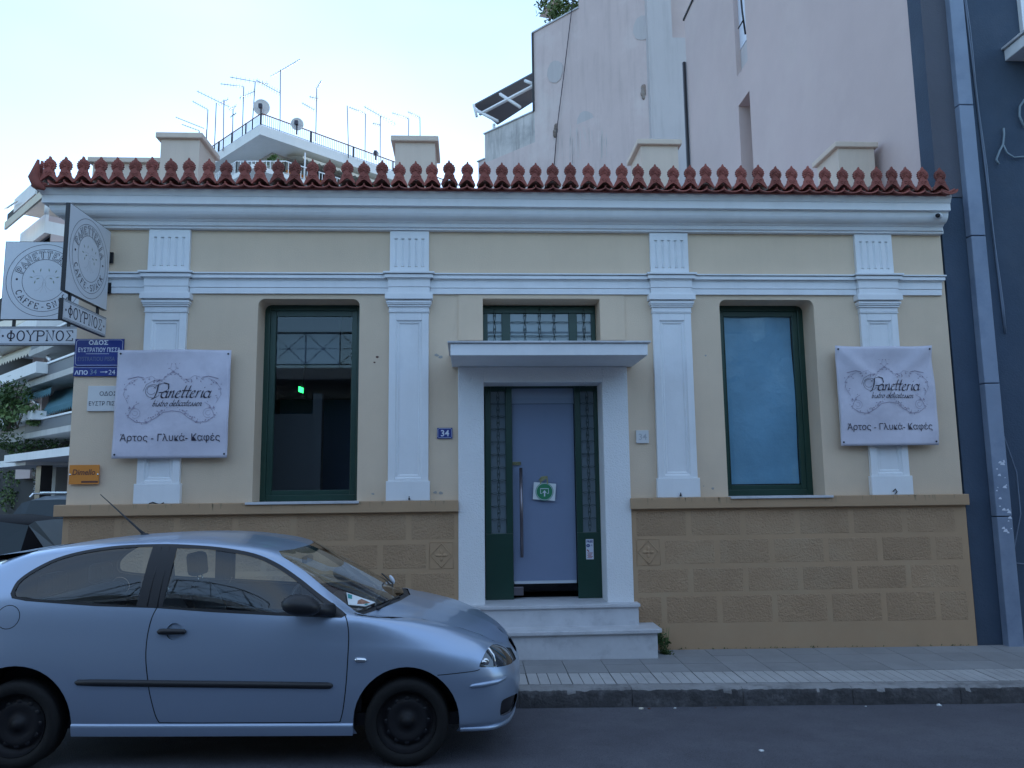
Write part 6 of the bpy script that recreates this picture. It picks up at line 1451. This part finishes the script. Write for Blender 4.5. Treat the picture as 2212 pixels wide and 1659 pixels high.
for s_ in (1, -1):
    q = MB()
    for (x, z, rx, rz) in ((1.12, .50, .30, .10),): q.ball(CF(x, s_*.36, z), 1, 14, 8, (rx, .25, rz))
    prof_ = [(.90, .50), (.86, .70), (.80, .86), (.74, .98), (.735, 1.03)]
    rg = []
    for k, (x, z) in enumerate(prof_):
        hw_ = [.23, .25, .25, .22, .13][k]; th_ = [.10, .09, .075, .06, .03][k]
        rg.append([CF(x+th_*math.cos(a), s_*.36+hw_*math.sin(a), z) for a in np.linspace(0, 2*math.pi, 17)[:-1]])
    vs = [p for r_ in rg for p in r_]; q.add(vs, [(i*16+k, i*16+(k+1) % 16, (i+1)*16+(k+1) % 16, (i+1)*16+k) for i in range(4) for k in range(16)]+[tuple(64+k for k in range(16))], True)
    st_ = q.build('front_seat', M['cloth'], car)
    q = MB(); q.box(.66, .76, s_*.36-.13, s_*.36+.13, 1.075, 1.255, M=lambda a, b, c_: CF(a+(c_-1.08)*-.12, b*1.0, c_)); q.build('headrest', M['cloth'], st_, bevel=.035)
    q = MB(); q.tube([CF(.735, s_*.36-.05, 1.02), CF(.715, s_*.36-.05, 1.09)], .006, 5); q.tube([CF(.735, s_*.36+.05, 1.02), CF(.715, s_*.36+.05, 1.09)], .006, 5); q.build('headrest_posts', M['chrome'], st_)
q = MB(); q.box(.10, .55, -.62, .62, .42, .60, M=lambda a, b, c_: CF(a, b, c_)); q.box(-.05, .12, -.62, .62, .55, 1.0, M=lambda a, b, c_: CF(a-(c_-.5)*.15, b, c_)); rs = q.build('rear_seat', M['cloth'], car, bevel=.04)
for wd in (.36, -.36): q = MB(); q.box(-.10, .0, wd-.13, wd+.13, 1.02, 1.17, M=lambda a, b, c_: CF(a, b, c_)); q.build('rear_headrest', M['cloth'], rs, bevel=.035)
q = MB(); q.tube([CF(1.62+.07*math.cos(a)*.4, .36*-1*-1+.185*math.sin(a)*1.0, .93+.185*math.cos(a)*.8) for a in np.linspace(0, 2*math.pi, 22)[:-1]], .013, 6, closed=True); q.tube([CF(1.62, .36, .93), CF(1.8, .36, .86)], .025, 6); q.build('steering_wheel', M['plastic'], car)
q = MB(); q.box(1.62, 1.66, -.12, .12, 1.21, 1.26, M=lambda a, b, c_: CF(a, b, c_)); q.build('inner_mirror', M['black'], car, bevel=.01)
# leaflet under the wiper
t_ = thing('leaflet', CF(2.05, .5, 1.0), 'advertising leaflet with food photo tucked under the windscreen wiper of the silver car', 'leaflet')
gt, gv = np.meshgrid(np.linspace(8.2, 10.0, 70), np.linspace(6.12, 7.9, 50)); GP = CP(gt.ravel(), gv.ravel())
GW = np.array([CF(p[0], p[1], p[2]+.014) for p in GP]); dd = GW-np.array([0, 0, CAMZ]); zz_ = dd@_f; gx = 1106+FPX*(dd@_rr)/zz_; gy = 829.5-FPX*(dd@_uu)/zz_
def onscreen(px, py): return Vector(GW[int(np.argmin((gx-px)**2+(gy-py)**2))])
cs = [onscreen(*f6(*p)) for p in ((596, 574), (603, 652), (735, 706), (782, 664))]
q = MB(); q.add(cs+[c_+Vector((0, 0, .004)) for c_ in cs], [(3, 2, 1, 0), (4, 5, 6, 7), (0, 1, 5, 4), (1, 2, 6, 5), (2, 3, 7, 6), (3, 0, 4, 7)]); q.build('sheet', M['paper'], t_)
def lf(u, v, h=.006): a = cs[0].lerp(cs[3], u); b = cs[1].lerp(cs[2], u); return a.lerp(b, v)+Vector((0, 0, h))
q = MB(); q.add([lf(.03, .1), lf(.2, .1), lf(.2, .5), lf(.03, .5)], [(0, 1, 2, 3)]); q.add([lf(.85, .6), lf(.97, .6), lf(.97, .9), lf(.85, .9)], [(0, 1, 2, 3)]); q.build('teal_print', M['teal_print'], t_, fixn=False)
q = MB(); q.add([lf(.45, .5), lf(.55, .2), lf(.75, .25), lf(.95, .35), lf(.8, .75), lf(.5, .9)], [(0, 1, 2, 3, 4, 5)]); q.build('photo_print', M['food_print'], t_, fixn=False)

# ------------------------------------------------------------------ weeds, litter
t_ = thing('weed_tuft', (2.05, 8.35, .1), 'green weed growing at the right end of the lower marble step', 'weed')
q = MB(); leaves(q, (2.0, 8.33, .20), (.085, .10, .15), 520, .018, 9); leaves(q, (2.06, 8.28, .12), (.09, .08, .07), 260, .016, 10); q.build('foliage', M['leaf'], t_, fixn=False)
q = MB()
for k in range(8): a = rnd.uniform(-.05, .08); q.tube([(2.02+a*.4, 8.35, .06), (2.0+a, 8.33, .2), (1.99+a*1.3, 8.3, .34)], [.004, .003, .001], 4)
q.build('stems', M['leaf_l'], t_)
q = MB(); r2 = random.Random(8)
for k in range(60):
    x_ = r2.uniform(1.9, 5.4); q.tube([(x_, 8.47, pave(x_, 8.46)), (x_+r2.uniform(-.02, .02), 8.45, pave(x_, 8.46)+r2.uniform(.008, .025))], .004, 3)
q.build('wall_foot_moss', M['leaf'], pv)
lit = [(1458, 1522, .03, 'paper', 'small white paper scrap in the gutter, middle of the kerb'), (2028, 1518, .06, 'paper', 'crumpled white litter in the gutter near the right edge'), (1385, 1522, .045, 'awning', 'yellowish dry leaf in the gutter by the car nose'), (1402, 1527, .03, 'brown_print', 'brown scrap in the gutter next to the dry leaf'), (1647, 1650, .04, 'paper', 'white and black scrap on the asphalt near the bottom edge'), (1870, 1520, .02, 'paper', 'tiny white butt in the gutter, right of centre'), (1545, 1516, .02, 'brown_print', 'dark crumb in the gutter right of the paper scrap')]
for (px, py, s_, m_, lab) in lit:
    r_ = ray(px, py); tt = 7.0/r_[1]; zz = gutter(r_[0]*tt)+.0; tt = (zz-CAMZ+.012)/r_[2]; 
    if tt*r_[1] > 6.95: tt = 6.93/r_[1]
    x_, y_ = r_[0]*tt, r_[1]*tt; z_ = road_z(x_, y_)
    s_ *= .6; r2 = random.Random(px); q = MB(); n_ = 7
    top_ = [(x_+s_*r2.uniform(.5, 1)*math.cos(a), y_+s_*.7*r2.uniform(.5, 1)*math.sin(a), z_+s_*r2.uniform(.1, .5)) for a in np.linspace(0, 6.28, n_+1)[:-1]]
    bot_ = [(a, b, z_-.004) for a, b, c_ in top_]; q.add(top_+bot_+[(x_, y_, z_+s_*.5)], [(i, (i+1) % n_, n_+(i+1) % n_, n_+i) for i in range(n_)]+[(i, (i+1) % n_, 2*n_) for i in range(n_)])
    tag(q.build('litter', M[m_]), lab, 'litter')
q = MB(); r2 = random.Random(12)
for k in range(900):
    x_ = r2.uniform(.2, 6.5); y_ = 6.98-abs(r2.gauss(0, .16)) if k % 3 else r2.uniform(4.5, 6.9); s_ = r2.uniform(.002, .006); z_ = road_z(x_, y_)
    q.add([(x_-s_, y_-s_, z_), (x_+s_, y_-s_, z_), (x_, y_+s_, z_), (x_, y_, z_+s_*.9)], [(0, 1, 3), (1, 2, 3), (2, 0, 3)])
tag(q.build('gutter_grit', M['joint']), 'fine grit and crumbs scattered along the gutter', 'grit', kind='stuff')
print('objects', len(bpy.data.objects))
